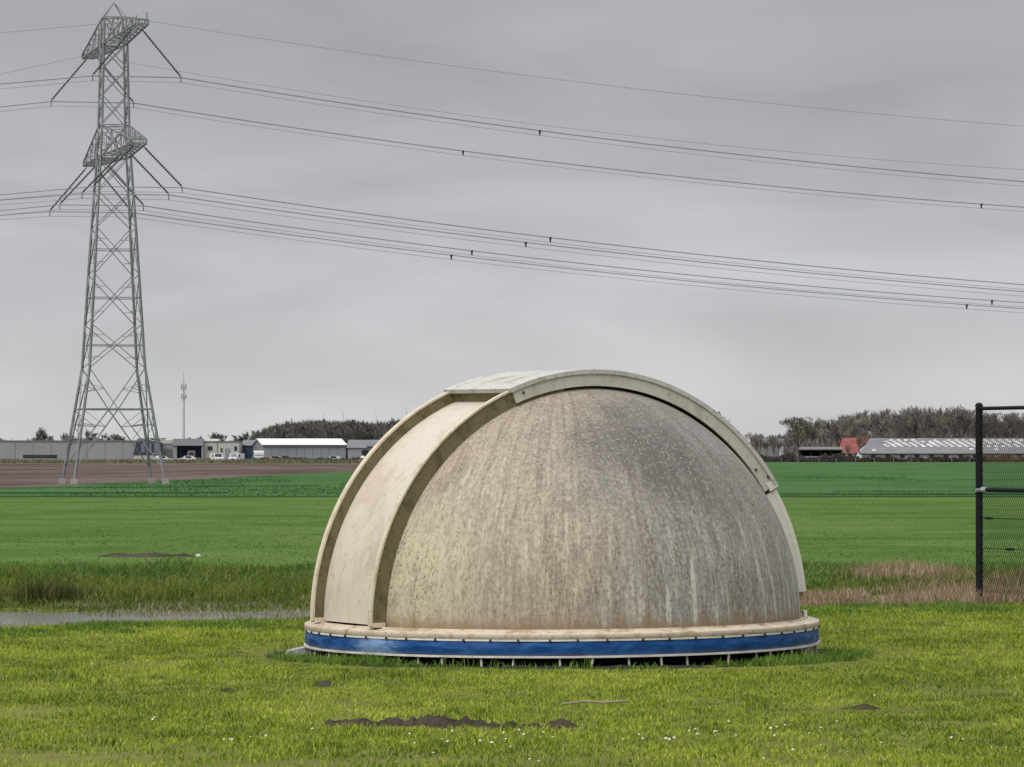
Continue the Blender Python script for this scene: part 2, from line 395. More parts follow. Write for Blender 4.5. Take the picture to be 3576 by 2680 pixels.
for s in (-1, 1):
    f = arc_box(R(8), A_END, 1.79, 1.950, s*HW, s*(HW+.042), 70).build('slot_rail', m_fin, dome, smooth=True)
    f['label'] = 'mossy raised rail along the viewing slot'
    arc_box(R(8), A_END, 1.9505, 1.9655, s*(HW-.006), s*(HW+.050), 70).build('rail_lip', m_fin_edge, f, smooth=True)
    p = CC+U*1.90+V*s*(HW+.02)
    MB().box((-.05, -.05, 0), (.05, .05, .035)).build('rail_foot', m_fin_edge, f, loc=(p.x, p.y, ZB+.003), rot=(0, 0, PHI))
# sliding upper shutter: curved top with side skirts
A0, A1, A2 = R(22.4), R(-57.5), R(-84.6)
sh = arc_box(A1, A0, RO-.022, RO+.012, -SW-.012, SW+.012, 90).build('shutter_top', gel_mat('streaked_top_plate', (.47,.46,.43), (.28,.265,.245), (.20,.19,.17), .9, 4.0), dome, smooth=True)
sh['label'] = 'curved top plate of the sliding shutter'
def flare(a, r0, r1):
    k = max(0, (abs(a)-R(53))/R(5)) if a < 0 else 0
    return r0, r1+0.018*min(1, k)
for s in (-1, 1):
    arc_box(A1, A0-R(.5), RO-.118, RO-.0225, s*(SW-.030), s*SW, 90, taper=None).build('shutter_skirt', m_shutter, sh, smooth=True)
arc_box(A0-R(1.6), A0-R(.7), 1.872, RO-.0235, -SW+.031, SW-.031, 2).build('end_cap', m_fin, sh)
# flared collar where the two shutters meet
arc_box(A1-R(.8), A1+R(1.2), RO-.075, RO+.014, -SW-.006, SW+.006, 4).build('joint_collar', m_shut_low, dome)
for s in (-1, 1):
    for aa, rr in ((A1+R(6.0), RO-.085), (A1+R(2.6), RO-.03), (A0-R(3.0), RO-.06)):
        d = U*math.sin(aa)+K*math.cos(aa); p = CC+d*rr+V*s*(SW+.006)
        MB().bar((0, 0, 0), V*s*.012, .012, 8, .008).build('latch_bolt', m_bolt, sh, loc=p)
lo = arc_box(A2, A1-R(1.2), RO-.050, RO-.012, -SW+.01, SW-.01, 40).build('lower_shutter', m_shut_low, dome, smooth=True)
lo['label'] = 'white lower shutter hinged behind the dome'
for s in (-1, 1):
    arc_box(A2, A1-R(1.2), RO-.120, RO-.0505, s*(SW-.034), s*(SW-.012), 40).build('lower_skirt', m_shut_low, lo, smooth=True)
arc_box(A2-R(1.3), A2-R(.05), RO-.11, RO-.03, -SW+.03, SW-.03, 2).build('rusty_stop', plain('rusty_timber', (.30,.17,.09), .8, .3, 12), lo)

# foot ring
RF = 2.058
flp = [(RS-.03, ZB-.03), (RS-.03, ZB-.002), (1.945, ZB-.002), (1.948, ZB+.006), (1.962, ZB+.006), (1.966, ZB-.006), (RF-.010, ZB-.020), (RF-.002, ZB-.024),
       (RF, ZB-.029), (RF, ZB-.058), (RF-.003, ZB-.062), (RF-.05, ZB-.062)]
MB().lathe(flp, 200).build('base_flange', m_flange, dome, smooth=True)
MB().lathe([(RF-.05, ZB-.0625), (RF-.004, ZB-.0625), (RF-.004, ZB-.078), (RF-.05, ZB-.078)], 200).build('trim_ring', m_whiteedge, dome, smooth=True)
# blue skirt, a little wavy
mb = MB(); n = 360; zt, zb_ = ZB-.0785, 0.097
for i in range(n):
    t = 2*math.pi*i/n
    for k in range(7):
        q = k/6; r = RF-.012+.016*math.sin(q*math.pi)*(0.55+.45*math.sin(t*9)*math.cos(t*4+1))+.003*math.sin(t*37+3*q)
        mb.v.append((r*math.cos(t), r*math.sin(t), zt+(zb_-zt)*q+.004*math.sin(t*11)*q))
for i in range(n):
    j = (i+1) % n
    for k in range(6): mb.f.append((i*7+k, i*7+k+1, j*7+k+1, j*7+k))
sk = mb.build('skirt', m_blue, dome, smooth=True); sk['label'] = 'faded blue skirt wrapped round the foot ring'
MB().lathe([(RF-.03, .080), (RF+.002, .080), (RF+.004, .096), (RF-.03, .0955)], 200).build('bottom_hoop', m_whiteedge, dome, smooth=True)
pin = MB().bar((0, 0, -.08), (0, 0, .082), .0095, 6).mesh('support_pin', m_pin)
for i in range(46):
    t = 2*math.pi*(i+.3)/46+random.uniform(-.04, .04); r = RF-.02-random.random()*.02
    link('support_pin', pin, dome, loc=(r*math.cos(t), r*math.sin(t), 0), rot=(random.uniform(-.12, .12), random.uniform(-.12, .12), 0))
blt = MB().bar((0, 0, 0), (.016, 0, 0), .0095, 6).mesh('bolt', m_bolt)
for i in range(56):
    t = 2*math.pi*(i+.5)/56+random.uniform(-.012, .012)
    link('bolt', blt, dome, loc=((RF-.008)*math.cos(t), (RF-.008)*math.sin(t), ZB-.071), rot=(0, 0, t))
MB().box((-.012, -.05, 0), (.012, .05, .05)).build('bracket', m_whiteedge, dome, loc=(1.945, .02, ZB-.003), rot=(0, 0, .1))
MB().lathe([(1.45, -.05), (1.50, .10), (1.40, .10)], 96, closed=True).build('inner_ring', m_dark, dome, smooth=True)
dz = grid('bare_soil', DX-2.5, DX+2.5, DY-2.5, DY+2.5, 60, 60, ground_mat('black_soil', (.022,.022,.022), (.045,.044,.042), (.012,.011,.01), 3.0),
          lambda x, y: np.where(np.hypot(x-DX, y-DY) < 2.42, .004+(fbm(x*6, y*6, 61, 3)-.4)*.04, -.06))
sl = MB(); sl.prism([(-.13, 0), (.14, 0), (.12, .035), (.03, .055), (-.11, .040)], -.10, .09)
p = gnd(1052, 2290); tag(sl.build('paving_slab', plain('grey_slab', (.33,.335,.34), .8, .25, 12), loc=(p.x, p.y, 0.012), rot=(0, R(-6), R(12))),
    'broken pale grey slab lying beside the left foot of the dome', 'slab')

# ------------------------------------------------------------------ lattice pylon
TX, TY = -22.3, 247.0; TA = math.atan2(.229, .973)
m_steel = plain('galvanised_steel', (.165,.170,.175), .55, .25, 1.5, metal=0.0)
m_steel_d = plain('weathered_lattice_steel', (.185,.192,.205), .6, .3, 2.0)
m_ins = plain('insulator', (.060,.066,.068), .35, .2, 5)
m_wire = plain('aluminium_conductor', (.25,.255,.27), .6, .1, 1)
m_conc = plain('pale_concrete', (.52,.50,.46), .85, .2, 3)
pyl = empty('transmission_pylon', (TX, TY, 0), TA)
tag(pyl, 'tall steel lattice power pylon with two crossarms standing in the green field', 'pylon')
HZ = [0, 6.45, 14.2, 18.3, 20.0, 24.6, 26.1]; HH = [2.55, 1.55, 1.10, .84, .76, .66, .60]
def hw(z): return float(np.interp(z, HZ, HH))
CORN = [(-1, -1), (1, -1), (1, 1), (-1, 1)]
def cpt(c, z): return Vector((c[0]*hw(z), c[1]*hw(z), z))
for c in CORN:
    mb = MB()
    for a, b in zip(HZ[:-1], HZ[1:]): mb.bar(cpt(c, a), cpt(c, b), .080 if a < 14 else .068)
    lg = mb.build('leg', m_steel_d, pyl)
    MB().box((-.17, -.17, -.3), (.17, .17, .30))  .build('footing', plain('grey_footing', (.30,.29,.27), .9, .2, 3), lg, loc=(c[0]*2.55, c[1]*2.55, 0))
def brace(p, q, w=.038, name='brace', par=None): return MB().bar(p, q, w*.78).build(name, m_steel_d, par or pyl)
PANELS = [(6.45, 8.9), (8.9, 11.7), (11.7, 14.3), (14.3, 16.3), (16.3, 18.3), (18.3, 20.05), (20.05, 21.7), (21.7, 23.2), (23.2, 24.6), (24.6, 26.1)]
for k in range(4):
    c, d = CORN[k], CORN[(k+1) % 4]
    for i, (a, b) in enumerate(PANELS):
        brace(cpt(c, a), cpt(d, b), .040); brace(cpt(d, a), cpt(c, b), .040)
        m = a+(b-a)*hw(a)/(hw(a)+hw(b))
        if i < 3:
            brace(cpt(c, m), cpt(d, m), .045, 'cross_beam')
            for e, f in ((c, d), (d, c)):
                mid = (cpt(e, a)*.75+cpt(f, b)*.25); brace(mid, cpt(e, a+(m-a)*.5), .024)
                mid = (cpt(e, b)*.75+cpt(f, a)*.25); brace(mid, cpt(e, b-(b-m)*.5), .024)
    for z in (18.3, 20.05, 24.6, 26.1): brace(cpt(c, z), cpt(d, z), .05, 'cross_beam')
    # splayed foot: K bracing
    mid = (cpt(c, 4.16)+cpt(d, 4.16))/2
    brace(cpt(c, 4.16), cpt(d, 4.16), .075, 'cross_beam')
    for e in (c, d):
        brace(cpt(e, 6.45), mid, .045); brace(mid, cpt(e, 0.9), .055)
        q = mid.lerp(cpt(e, .9), .30); brace(cpt(e, 3.35), q, .045, 'cross_beam')
        q2 = cpt(e, 6.45).lerp(mid, .5); brace(q2, cpt(e, 5.1), .028); brace(q2, cpt(e, 5.6), .028)
        q3 = mid.lerp(cpt(e, .9), .55); brace(q3, cpt(e, 3.35), .028); brace(q3, cpt(e, 2.2), .03); brace(q, cpt(e, 4.1), .028)
for c in CORN:
    brace(cpt(c, 26.1), (0, 0, 26.95), .035, 'peak_strut')
    g = cpt(c, 2.35); gb = MB()
    for dx, dy in ((.45, 0), (-.45, 0), (0, .45), (0, -.45)): gb.bar(g, g+Vector((dx, dy, .18)), .03)
    gb.tube([g+Vector((.45*math.cos(t), .45*math.sin(t), .18)) for t in np.linspace(0, 6.283, 9)], .03)
    gb.tube([g+Vector((.34*math.cos(t), .34*math.sin(t), .10)) for t in np.linspace(0, 6.283, 9)], .03)
    gb.build('climbing_guard', m_steel_d, pyl)
def crossarm(zb, zt, L, zend, we, nseg):
    arm = MB()
    arm_o = None
    for s in (-1, 1):
        hb, ht = hw(zb), hw(zt)
        bc = [Vector((k*hb, s*hb, zb)) for k in (-1, 1)]; be = [Vector((k*we, s*L, zend)) for k in (-1, 1)]
        tcn = [Vector((k*ht, s*ht, zt)) for k in (-1, 1)]; te = [Vector((k*we, s*L, zend+.22)) for k in (-1, 1)]
        for k in (0, 1):
            ch = MB().bar(bc[k], be[k], .058).build('crossarm_chord', m_steel_d, pyl)
            MB().bar(tcn[k], te[k], .045).build('crossarm_chord', m_steel_d, pyl)
        MB().bar(be[0], be[1], .07).bar(te[0], te[1], .06).bar(be[0], te[0], .05).bar(be[1], te[1], .05).build('crossarm_end', m_steel_d, pyl)
        for i in range(nseg):
            t0, t1 = i/nseg, (i+1)/nseg
            B0 = [bc[k].lerp(be[k], t0) for k in (0, 1)]; B1 = [bc[k].lerp(be[k], t1) for k in (0, 1)]
            T0 = [tcn[k].lerp(te[k], t0) for k in (0, 1)]; T1 = [tcn[k].lerp(te[k], t1) for k in (0, 1)]
            mb = MB().bar(B0[0], B1[1], .024).bar(B0[1], B1[0], .024).bar(B1[0], B1[1], .028)
            for k in (0, 1):
                if i % 2: mb.bar(B0[k], T1[k], .024)
                else: mb.bar(T0[k], B1[k], .024)
                mb.bar(B1[k], T1[k], .020)
            mb.bar(T0[0], T1[1], .020).bar(T1[0], T1[1], .022)
            mb.build('crossarm_lattice', m_steel_d, pyl)
crossarm(24.6, 26.1, 10.7, 24.75, .34, 7)
crossarm(18.3, 20.05, 9.7, 18.40, .40, 6)
for s in (-1, 1):
    MB().bar((.25, s*10.7, 24.95), (.25, s*10.7, 25.35), .05).bar((-.3, s*10.6, 24.95), (-.3, s*10.6, 25.2), .04).build('earth_wire_post', m_steel_d, pyl)

# conductors: measured against the vertical plane in which each bundle hangs
ca, sa = math.cos(TA), math.sin(TA)
def on_plane(ly, px, py):
    d = ray(px, py); P0 = Vector((TX-sa*ly, TY+ca*ly))        # local y axis = (-sin, cos)
    # (d.x t, d.y t) = P0 + b (ca, sa)
    det = d.x*(-sa)+d.y*ca
    t = (P0.x*(-sa)+P0.y*ca)/det
    b = (d.x*t-P0.x)*ca+(d.y*t-P0.y)*sa
    return b, EYE+d.z*t
def l2w(b, ly, z): return Vector((TX+ca*b-sa*ly, TY+sa*b+ca*ly, z))
LINES = [  # ly, left attach, right attach, left end point, right points, spacer px
  (-8.8, (304,265), (603,272), [(0,295)], [(1300,377),(1885,456),(2776,562),(3576,635)], [(1885,456)], 24.66),
  ( 8.8, (205,354), (476,363), [(0,375)], [(1300,486),(1617,529),(2776,657),(3576,725)], [(1617,529),(3427,715)], 24.66),
  (-9.3, (250,655), (619,652), [(0,682)], [(1300,751),(1922,830),(2776,925),(3576,995)], [(1922,830)], 18.3),
  (-4.6, (238,684), (580,675), [(0,700)], [(1300,778),(1836,848),(2776,950),(3576,1019)], [(1836,848)], 18.2),
  ( 4.8, (218,711), (486,725), [(0,737)], [(1300,833),(1648,877),(2776,995),(3576,1058)], [(1648,877),(3464,1051)], 18.2),
  (9.3, (194,738), (480,746), [(0,753)], [(1300,855),(1576,893),(2776,1018),(3576,1078)], [(1576,893),(3376,1064)], 18.3)]
WHICH = ['near end of the upper crossarm', 'far end of the upper crossarm', 'near tip of the lower crossarm', 'lower crossarm just in front of the pylon body',
         'lower crossarm just behind the pylon body', 'far tip of the lower crossarm']
def quad(pts):
    b, z = np.array(pts).T; return np.polyfit(b, z, 2)
m_sp = plain('conductor_spacer', (.035,.036,.04), .5, .1, 2)
for (ly, la, ra, le, rp, spc, za), wh in zip(LINES, WHICH):
    bl, zl = on_plane(ly, *la); br, zr = on_plane(ly, *ra)
    zl = zr = (zl+zr)/2; bl, br = -2.4, 2.4
    qr = quad([(br, zr)]*4+[on_plane(ly, *p) for p in rp])
    bl0, zl0 = on_plane(ly, *le[0]); s0 = (zl-zl0)/(bl-bl0)
    pts = []
    for b in np.linspace(-70, bl, 16)[:-1]: pts.append((b, zl+s0*(b-bl)*(1-.0025*(bl-b))))
    pts += [(bl, zl), (br, zr)]
    off = zr-np.polyval(qr, br)
    for b in np.linspace(br, 130, 50)[1:]: pts.append((b, np.polyval(qr, b)+off*max(0, 1-(b-br)/15)))
    ln = empty('power_line', l2w(0, ly, zr))
    tag(ln, 'triple power conductor carried by the %s' % wh, 'power line', 'conductors strung from the pylon')
    for dz, dl, r in ((0, -.16, .020), (0, .16, .020), (-.26, 0, .015)):
        MB().tube([l2w(b, ly+dl, z+dz)-ln.location for b, z in pts], r).build('conductor', m_wire, ln)
    for p in spc:
        b, z = on_plane(ly, *p); z = np.polyval(qr, b)
        MB().bar(l2w(b, ly-.18, z)-ln.location, l2w(b, ly+.18, z)-ln.location, .05).bar(l2w(b, ly, z+.02)-ln.location, l2w(b, ly, z-.27)-ln.location, .08, 6, .035).build('spacer', m_sp, ln)
    for s in (-1, 1):
        a = Vector((s*.25, ly, za)); e = Vector((s*2.4, ly, zr+.06)); mb = MB().bar(a, e, .030, 6)
        nd = 24
        for i in range(2, nd): 
            p = a.lerp(e, i/nd); dd = (e-a).normalized()*.03; mb.bar(p-dd, p+dd, .075, 8, .06)
        mb.bar(e, e-Vector((0, 0, .34)), .03)
        mb.build('insulator_string', m_ins, pyl)
EARTH = [(-10.7, (512,80), (0,117), [(900,135),(2776,370),(3576,442)], 'near'), (10.7, (300,234), (0,261), [(2776,533),(3576,593)], 'far')]
for ly, ap, le, rp, wh in EARTH:
    b0, z0 = on_plane(ly, *ap); b0 = 0.0; z0 = 24.95
    q = quad([(b0, z0)]*3+[on_plane(ly, *p) for p in rp]); off = z0-np.polyval(q, 0)
    bl0, zl0 = on_plane(ly, *le); s0 = (z0-zl0)/(-bl0)
    pts = [(b, z0+s0*b*(1+.0025*b)) for b in np.linspace(-70, 0, 16)[:-1]]+[(b, np.polyval(q, b)+off*max(0, 1-b/15)) for b in np.linspace(0, 130, 50)]
    o = MB().tube([l2w(b, ly, z)-l2w(0, ly, z0) for b, z in pts], .016).build('earth_wire', m_wire, loc=l2w(0, ly, z0))
    tag(o, 'thin single earth wire from the %s tip of the upper crossarm' % wh, 'wire')

# ------------------------------------------------------------------ black chain-link fence on the right
m_blk = plain('black_powder_coat', (.009,.011,.014), .65, .2, 10, spec=.12); m_zinc = plain('zinc_clamp', (.42,.43,.44), .4, .15, 20, metal=.4)
FP = Vector((5.12, 48.4, 0)); FD = Vector((.35, -.937, 0)); fz = float(height(FP.x, FP.y))
fen = empty('chain_link_fence', FP)
tag(fen, 'black steel chain-link fence panel with round post and cross rails', 'fence')
for i in (0, 1):
    o = FD*(3.0*i)
    po = MB().bar(o+Vector((0, 0, -.3)), o+Vector((0, 0, 2.13)), .040, 14).build('post', m_blk, fen, smooth=True)
    MB().bar(o+Vector((0, 0, 2.131)), o+Vector((0, 0, 2.150)), .044, 14).bar(o+Vector((0, 0, 2.1505)), o+Vector((0, 0, 2.175)), .042, 14, .022).build('post_cap', m_blk, po, smooth=True)
MB().bar(FD*.02+Vector((0, 0, 2.11)), FD*3+Vector((0, 0, 2.11)), .021, 10).build('top_rail', m_blk, fen, smooth=True)
mid = MB().bar(FD*.05+Vector((0, 0, 1.22)), FD*3+Vector((0, 0, 1.22)), .024, 10).build('middle_rail', m_blk, fen, smooth=True)
cl = MB().bar(FD*.075+Vector((0, 0, 1.22)), FD*.19+Vector((0, 0, 1.22)), .031, 12).bar(Vector((-.045, -.03, 1.205)), Vector((.045, -.03, 1.205)), .012, 8)
cl.bar(Vector((-.043, -.044, 1.222)), Vector((.043, -.044, 1.222)), .010, 8).build('rail_clamp', m_zinc, mid, smooth=True)
for z, tb in ((.912, .12), (.583, .62)):
    w = MB().bar(FD*.03+Vector((0, 0, z)), FD*3+Vector((0, 0, z)), .0035, 6).build('tension_wire', m_blk, fen)
    q = FD*tb+Vector((0, 0, z)); MB().bar(q, q+FD*.11, .008, 8, .017).bar(q+FD*.1105, q+FD*.21, .017, 8, .008).build('turnbuckle', m_blk, w)
mb = MB(); N = 3.0; cw = .05
for i in range(int(N/cw)):
    x0 = .05+i*cw; pts = []
    for j in range(0, 40):
        z = .10+j*.05; x = x0+(cw/2 if j % 2 else -cw/2)*1.04
        pts.append(FD*x+Vector((0, .004*(1 if j % 2 else -1), z)))
    mb.tube(pts, .0034, 3)
mesh_o = mb.build('chain_link_mesh', m_blk, fen); mesh_o['kind'] = 'stuff'

# ------------------------------------------------------------------ trees
m_bark = plain('grey_bark', (.100,.090,.080), .9, .3, .5)
m_twig = plain('winter_twigs', (.180,.158,.140), .9, .3, .35)  # far twigs paled in the colour itself, standing in for haze
m_twig_dark = plain('dark_winter_twigs', (.110,.104,.088), .9, .3, .35)
m_brush = plain('brush', (.125,.108,.094), .9, .35, .4)
def bare_tree(seed, spread=.5, levels=5, twig=.006, upright=.25, start=.25, nb=3):
    rg = random.Random(seed); T = MB(); C = MB()
    def rec(p, d, L, r, lv):
        q = p+d*L; (T if lv <= 1 else C).bar(p, q, r, 4 if lv < 2 else 3, r*.72)
        if lv >= levels:
            for _ in range(4):
                e = (d+Vector((rg.gauss(0, .6), rg.gauss(0, .6), rg.gauss(.15, .4)))).normalized(); a = q-d*L*rg.random()*.8
                s = e.cross(Vector((rg.random(), rg.random(), rg.random()))).normalized()*twig
                C.add([a-s, a+s, a+e*L*rg.uniform(.6, 1.3)], [(0, 1, 2)])
            return
        for k in range(nb if lv else nb+1):
            t = 1.0 if k == 0 else rg.uniform(.35, 1.0)
            az = rg.uniform(0, 6.283); sp = rg.uniform(.3, 1.0)*spread*(0.35 if k == 0 else 1.25)
            e = (d+Vector((math.cos(az)*sp, math.sin(az)*sp, upright*rg.random()))).normalized()
            rec(p+d*L*t, e, L*rg.uniform(.62, .80), r*(.70 if k == 0 else .5), lv+1)
    rec(Vector((0, 0, 0)), Vector((rg.gauss(0, .03), rg.gauss(0, .03), 1)).normalized(), start, .017, 0)
    # normalise to unit height
    zs = max(v[2] for v in C.v)
    for M in (T, C): M.v = [(x/zs, y/zs, z/zs) for x, y, z in M.v]
    return T, C
def tree_set(n, base, mt, mc, **k):
    out = []
    for i in range(n):
        T, C = bare_tree(base+i, **k); out.append((T.mesh('trunk', mt), C.mesh('crown', mc)))
    return out
VAR_A = tree_set(6, 100, m_bark, m_twig, spread=.42, upright=.45, start=.30, levels=5, twig=.0045)
VAR_B = tree_set(5, 200, m_bark, m_twig_dark, spread=.55, upright=.35, start=.26, levels=5, twig=.0060)
def plant(var, X, Y, h, wid, label, group=None, z=-0.05):
    t, c = random.choice(var); e = empty('bare_tree', (X, Y, z), random.uniform(0, 6.28)); e.scale = (h*wid, h*wid, h)
    link('trunk', t, e); link('crown', c, e); tag(e, label, 'tree', group); return e
def topline(pts, px): return float(np.interp(px, [p[0] for p in pts], [p[1] for p in pts]))
LEFT = [(870,1535),(905,1512),(930,1492),(985,1476),(1080,1462),(1200,1467),(1320,1472),(1420,1462),(1760,1470)]
RIGHT = [(2480,1515),(2560,1500),(2640,1515),(2720,1512),(2800,1490),(2850,1466),(2900,1452),(3000,1436),(3100,1426),(3250,1410),(3350,1412),(3420,1428),(3500,1440),(3800,1445)]
def wood(var, line, x0, x1, n, Y0, Y1, wid, label, group, brush_name, brush_label, mb_mat, dens, fill=.93):
    for i in range(n):
        px = x0+(x1-x0)*(i+random.random()*.8)/n; Y = random.uniform(Y0, Y1)
        yt = topline(line, px)+random.choice((random.uniform(-10, 6), random.uniform(-4, 34))); P = at(px, yt, Y)
        plant(var, P.x, Y, P.z+.05, wid*random.uniform(.8, 1.25), label, group)
    mb = MB()
    for i in range(dens):
        px = random.uniform(x0, x1); Y = random.uniform(Y0, Y1+30); top = at(px, topline(line, px)+8, Y).z
        z = random.random()**1.1*top*fill; L = random.uniform(.6, 2.0); w = random.uniform(.06, .20)
        P = Vector((at(px, 1600, Y).x, Y, z)); e = Vector((random.gauss(0, .45), random.gauss(0, .3), 1)).normalized()*L; s = Vector((w, random.uniform(-w, w), 0))
        mb.add([P-s, P+s, P+e], [(0, 1, 2)])
    tag(mb.build(brush_name, mb_mat), brush_label, 'brush', kind='stuff')
wood(VAR_B, LEFT, 880, 1720, 130, 1130, 1200, 1.15, 'bare dark tree in the dense wood behind the grey halls', 'trees of the wood behind the grey halls',
     'woodland_brush', 'dense dark brush and branches filling the wood behind the halls', plain('dark_brush', (.092,.086,.074), .9, .35, .3), 26000)
wood(VAR_A, RIGHT, 2500, 3780, 120, 1090, 1170, 1.15, 'tall bare deciduous tree in the wood behind the farm', 'trees of the wood behind the farm',
     'woodland_brush', 'tangled brown brush between the trunks behind the farm', m_brush, 12000, .50)
MIDL = [(1700,1470),(1850,1490),(2050,1500),(2250,1495),(2520,1505)]
wood(VAR_B, MIDL, 1710, 2520, 45, 1120, 1190, 1.2, 'bare tree of the tree belt standing hidden behind the dome', 'trees of the belt behind the dome', 'woodland_brush', 'brush of the tree belt behind the dome', m_brush, 7000)
for px, yt, Y, w in ((0,1527,1090,1.4),(25,1530,1090,1.3),(70,1533,1090,1.2),(105,1528,1095,1.2),(137,1488,1090,1.1),(150,1512,1092,1.3),(185,1524,1090,1.2),(222,1508,1088,.9),(260,1518,1090,1.1),(300,1500,1080,1.3),
        (330,1520,1090,1.2),(365,1510,1090,1.5),(395,1512,1090,1.5),(430,1524,1090,1.3),(490,1528,1090,1.2),(545,1529,1090,1.3),(665,1524,1080,1.3),(700,1520,1080,1.3),(745,1507,1080,1.1),(760,1510,1080,1.2),(775,1514,1085,1.2),(820,1527,1085,1.4),
        (850,1522,1085,1.3),(862,1505,1075,1.3),(2508,1432,1060,1.0)):
    P = at(px, yt, Y)
    lab = ('tallest bare tree behind the long grey hall' if px in (137, 300) else 'small bare tree behind the roof of the long grey hall' if px < 500 else 'low bare tree behind the glazed office and small workshop' if px < 600
           else 'bare bushy tree behind the roof of the cream workshop' if px < 800 else 'bare tree behind the ridge of the navy blue shed' if px < 1000 else 'bare treetop showing just over the shoulder of the dome')
    plant(VAR_B, P.x, Y, P.z+.05, w, lab, 'trees behind the industrial roofs' if px < 1000 else None)
T, C = bare_tree(905, spread=.60, levels=6, twig=.0034, upright=.34, start=.27, nb=3)
P = at(2786, 1450, 975); bt = empty('bare_tree', (P.x, 975, -.05)); s = P.z+.05; bt.scale = (s*1.35, s*1.35, s)
T.build('trunk', m_bark, bt); C.build('crown', m_twig, bt); tag(bt, 'big spreading bare tree standing alone beside the black open shed', 'tree')
for px, yt in ((2962,1545),(3001,1515)):
    P = at(px, yt, 985); plant(VAR_A, P.x, 985, P.z+.05, .8, '%s slim bare tree in front of the red roofed farmhouse' % ('shorter' if yt > 1530 else 'taller'), 'slim trees before the farmhouse')

# ------------------------------------------------------------------ far buildings
U1 = 1000.0/F
def bx(px, Y=1000.): return at(px, 1600, Y).x
def bz(py, Y=1000.): return at(1788, py, Y).z
m_gw = plain('grey_cladding', (.215,.222,.235), .7, .08, .2); m_gw2 = plain('blue_grey_cladding', (.205,.222,.250), .65, .08, .2)
m_gdark = plain('dark_grey_cladding', (.130,.136,.150), .7, .1, .2); m_navy = plain('navy_cladding', (.035,.055,.105), .6, .15, .2)
m_cream = plain('cream_render', (.400,.400,.365), .8, .08, .2); m_wroof = plain('white_sheet_roof', (.70,.71,.68), .6, .05, .2)
m_groof = plain('grey_roof', (.160,.163,.172), .8, .15, .3); m_red = plain('red_roof_tiles', (.20,.062,.056), .85, .3, .6)
m_glass = plain('dark_window', (.022,.026,.034), .15, .2, .3, spec=.5); m_plinth = plain('pale_plinth', (.34,.34,.32), .85, .1, .2)
m_skyl = plain('translucent_roof_light', (.50,.50,.49), .6, .35, .35); m_black = plain('black_boards', (.020,.021,.022), .9, .3, .5)
m_whitew = plain('white_wall', (.50,.52,.53), .8, .1, .3); m_green = plain('weathered_sheet', (.155,.150,.140), .9, .2, .4)
def wall_roof(root, w, dpt, ze, zr, mw, mr_, flat=False, over=.3, hip=0.0):
    """walls and roof of a hall, front face on local y=0, x from 0 to w"""
    if flat:
        MB().box((0, 0, 0), (w, dpt, ze)).build('wall', mw, root)
        MB().box((-.15, -.15, ze+.003), (w+.15, dpt+.15, zr)).build('roof', mr_, root)
    else:
        MB().add([(0,0,0),(w,0,0),(w,dpt,0),(0,dpt,0),(0,0,ze),(w,0,ze),(w,dpt,ze),(0,dpt,ze),(hip,dpt/2,zr-.12),(w-hip,dpt/2,zr-.12)],
            [(0,1,5,4),(2,3,7,6),(1,2,6,9,5),(3,0,4,8,7)]).build('wall', mw, root)
        o = over; t = .12; sl = (zr-ze)/(dpt/2)
        vs = [(-o, -o, ze-o*sl+.02), (w+o, -o, ze-o*sl+.02), (w+o-hip, dpt/2, zr), (-o+hip, dpt/2, zr), (-o, dpt+o, ze-o*sl+.02), (w+o, dpt+o, ze-o*sl+.02)]
        vs += [(x, y, z+t) for x, y, z in vs]
        rf = MB().add(vs, [(0,3,2,1),(3,4,5,2),(6,7,8,9),(9,8,11,10),(0,1,7,6),(5,4,10,11),(1,2,8,7),(2,5,11,8),(0,6,9,3),(3,9,10,4)]).build('roof', mr_, root)
        return rf
def panel(root, name, x0, x1, z0, z1, mat, y=-.05, d=.045, par=None):
    return MB().box((x0, y-d, z0), (x1, y, z1)).build(name, mat, par or root)
def window(root, x0, x1, z0, z1, y=-.05):
    w = panel(root, 'window', x0, x1, z0, z1, m_glass, y); f = MB(); t = .08
    f.box((x0-t, y-.09, z0-t), (x1+t, y-.05, z0-.002)).box((x0-t, y-.09, z1+.002), (x1+t, y-.05, z1+t)).build('window_frame', m_gdark, w); return w

# long grey hall with a dark strip window
X0 = bx(-260); e = empty('industrial_hall', (X0, 1000, 0)); wd = bx(492)-X0
wall_roof(e, wd, 45, bz(1543), bz(1538.5), m_gw, m_gdark, True)
panel(e, 'plinth', 0, wd, 0, bz(1605), m_plinth)
for i in range(6):
    a = bx(80)-X0; b = bx(200)-X0; s = (b-a)/6; panel(e, 'strip_window', a+i*s+.03, a+(i+1)*s-.03, bz(1600), bz(1589), m_glass, -.05)
for i in range(1, 12): panel(e, 'cladding_joint', i*wd/12-.05, i*wd/12+.05, bz(1604), bz(1543), m_gdark, -.002, .03)
tag(e, 'long low grey hall with a dark strip window behind the pylon', 'building')
# dark glazed office front
X0 = bx(486); e = empty('glazed_office', (X0, 998, 0)); w = bx(562)-X0; zl, zh = bz(1590, 998), bz(1543, 998)
MB().prism([(-1.2, zl), (w, zl), (w, zh), (-.5, zh)], 0, 8).build('glass_front', plain('dark_glazing', (.040,.045,.062), .3, .3, .4), e)
MB().box((-1.0, .1, 0), (w, 8, zl-.003)).build('base_wall', m_plinth, e)
for i in range(3): MB().box((w*(.12+.3*i), -.12, zl+.6), (w*(.12+.3*i)+.9, -.02, zh-.5)).build('pane', plain('blue_pane', (.12,.14,.19), .2, .2, .5), e)
MB().box((w*.62, -.10, zl+.2), (w*.98, -.03, zl+.5)).build('sill_band', m_gw, e)
tag(e, 'dark glazed office front leaning out beside the long grey hall', 'building')
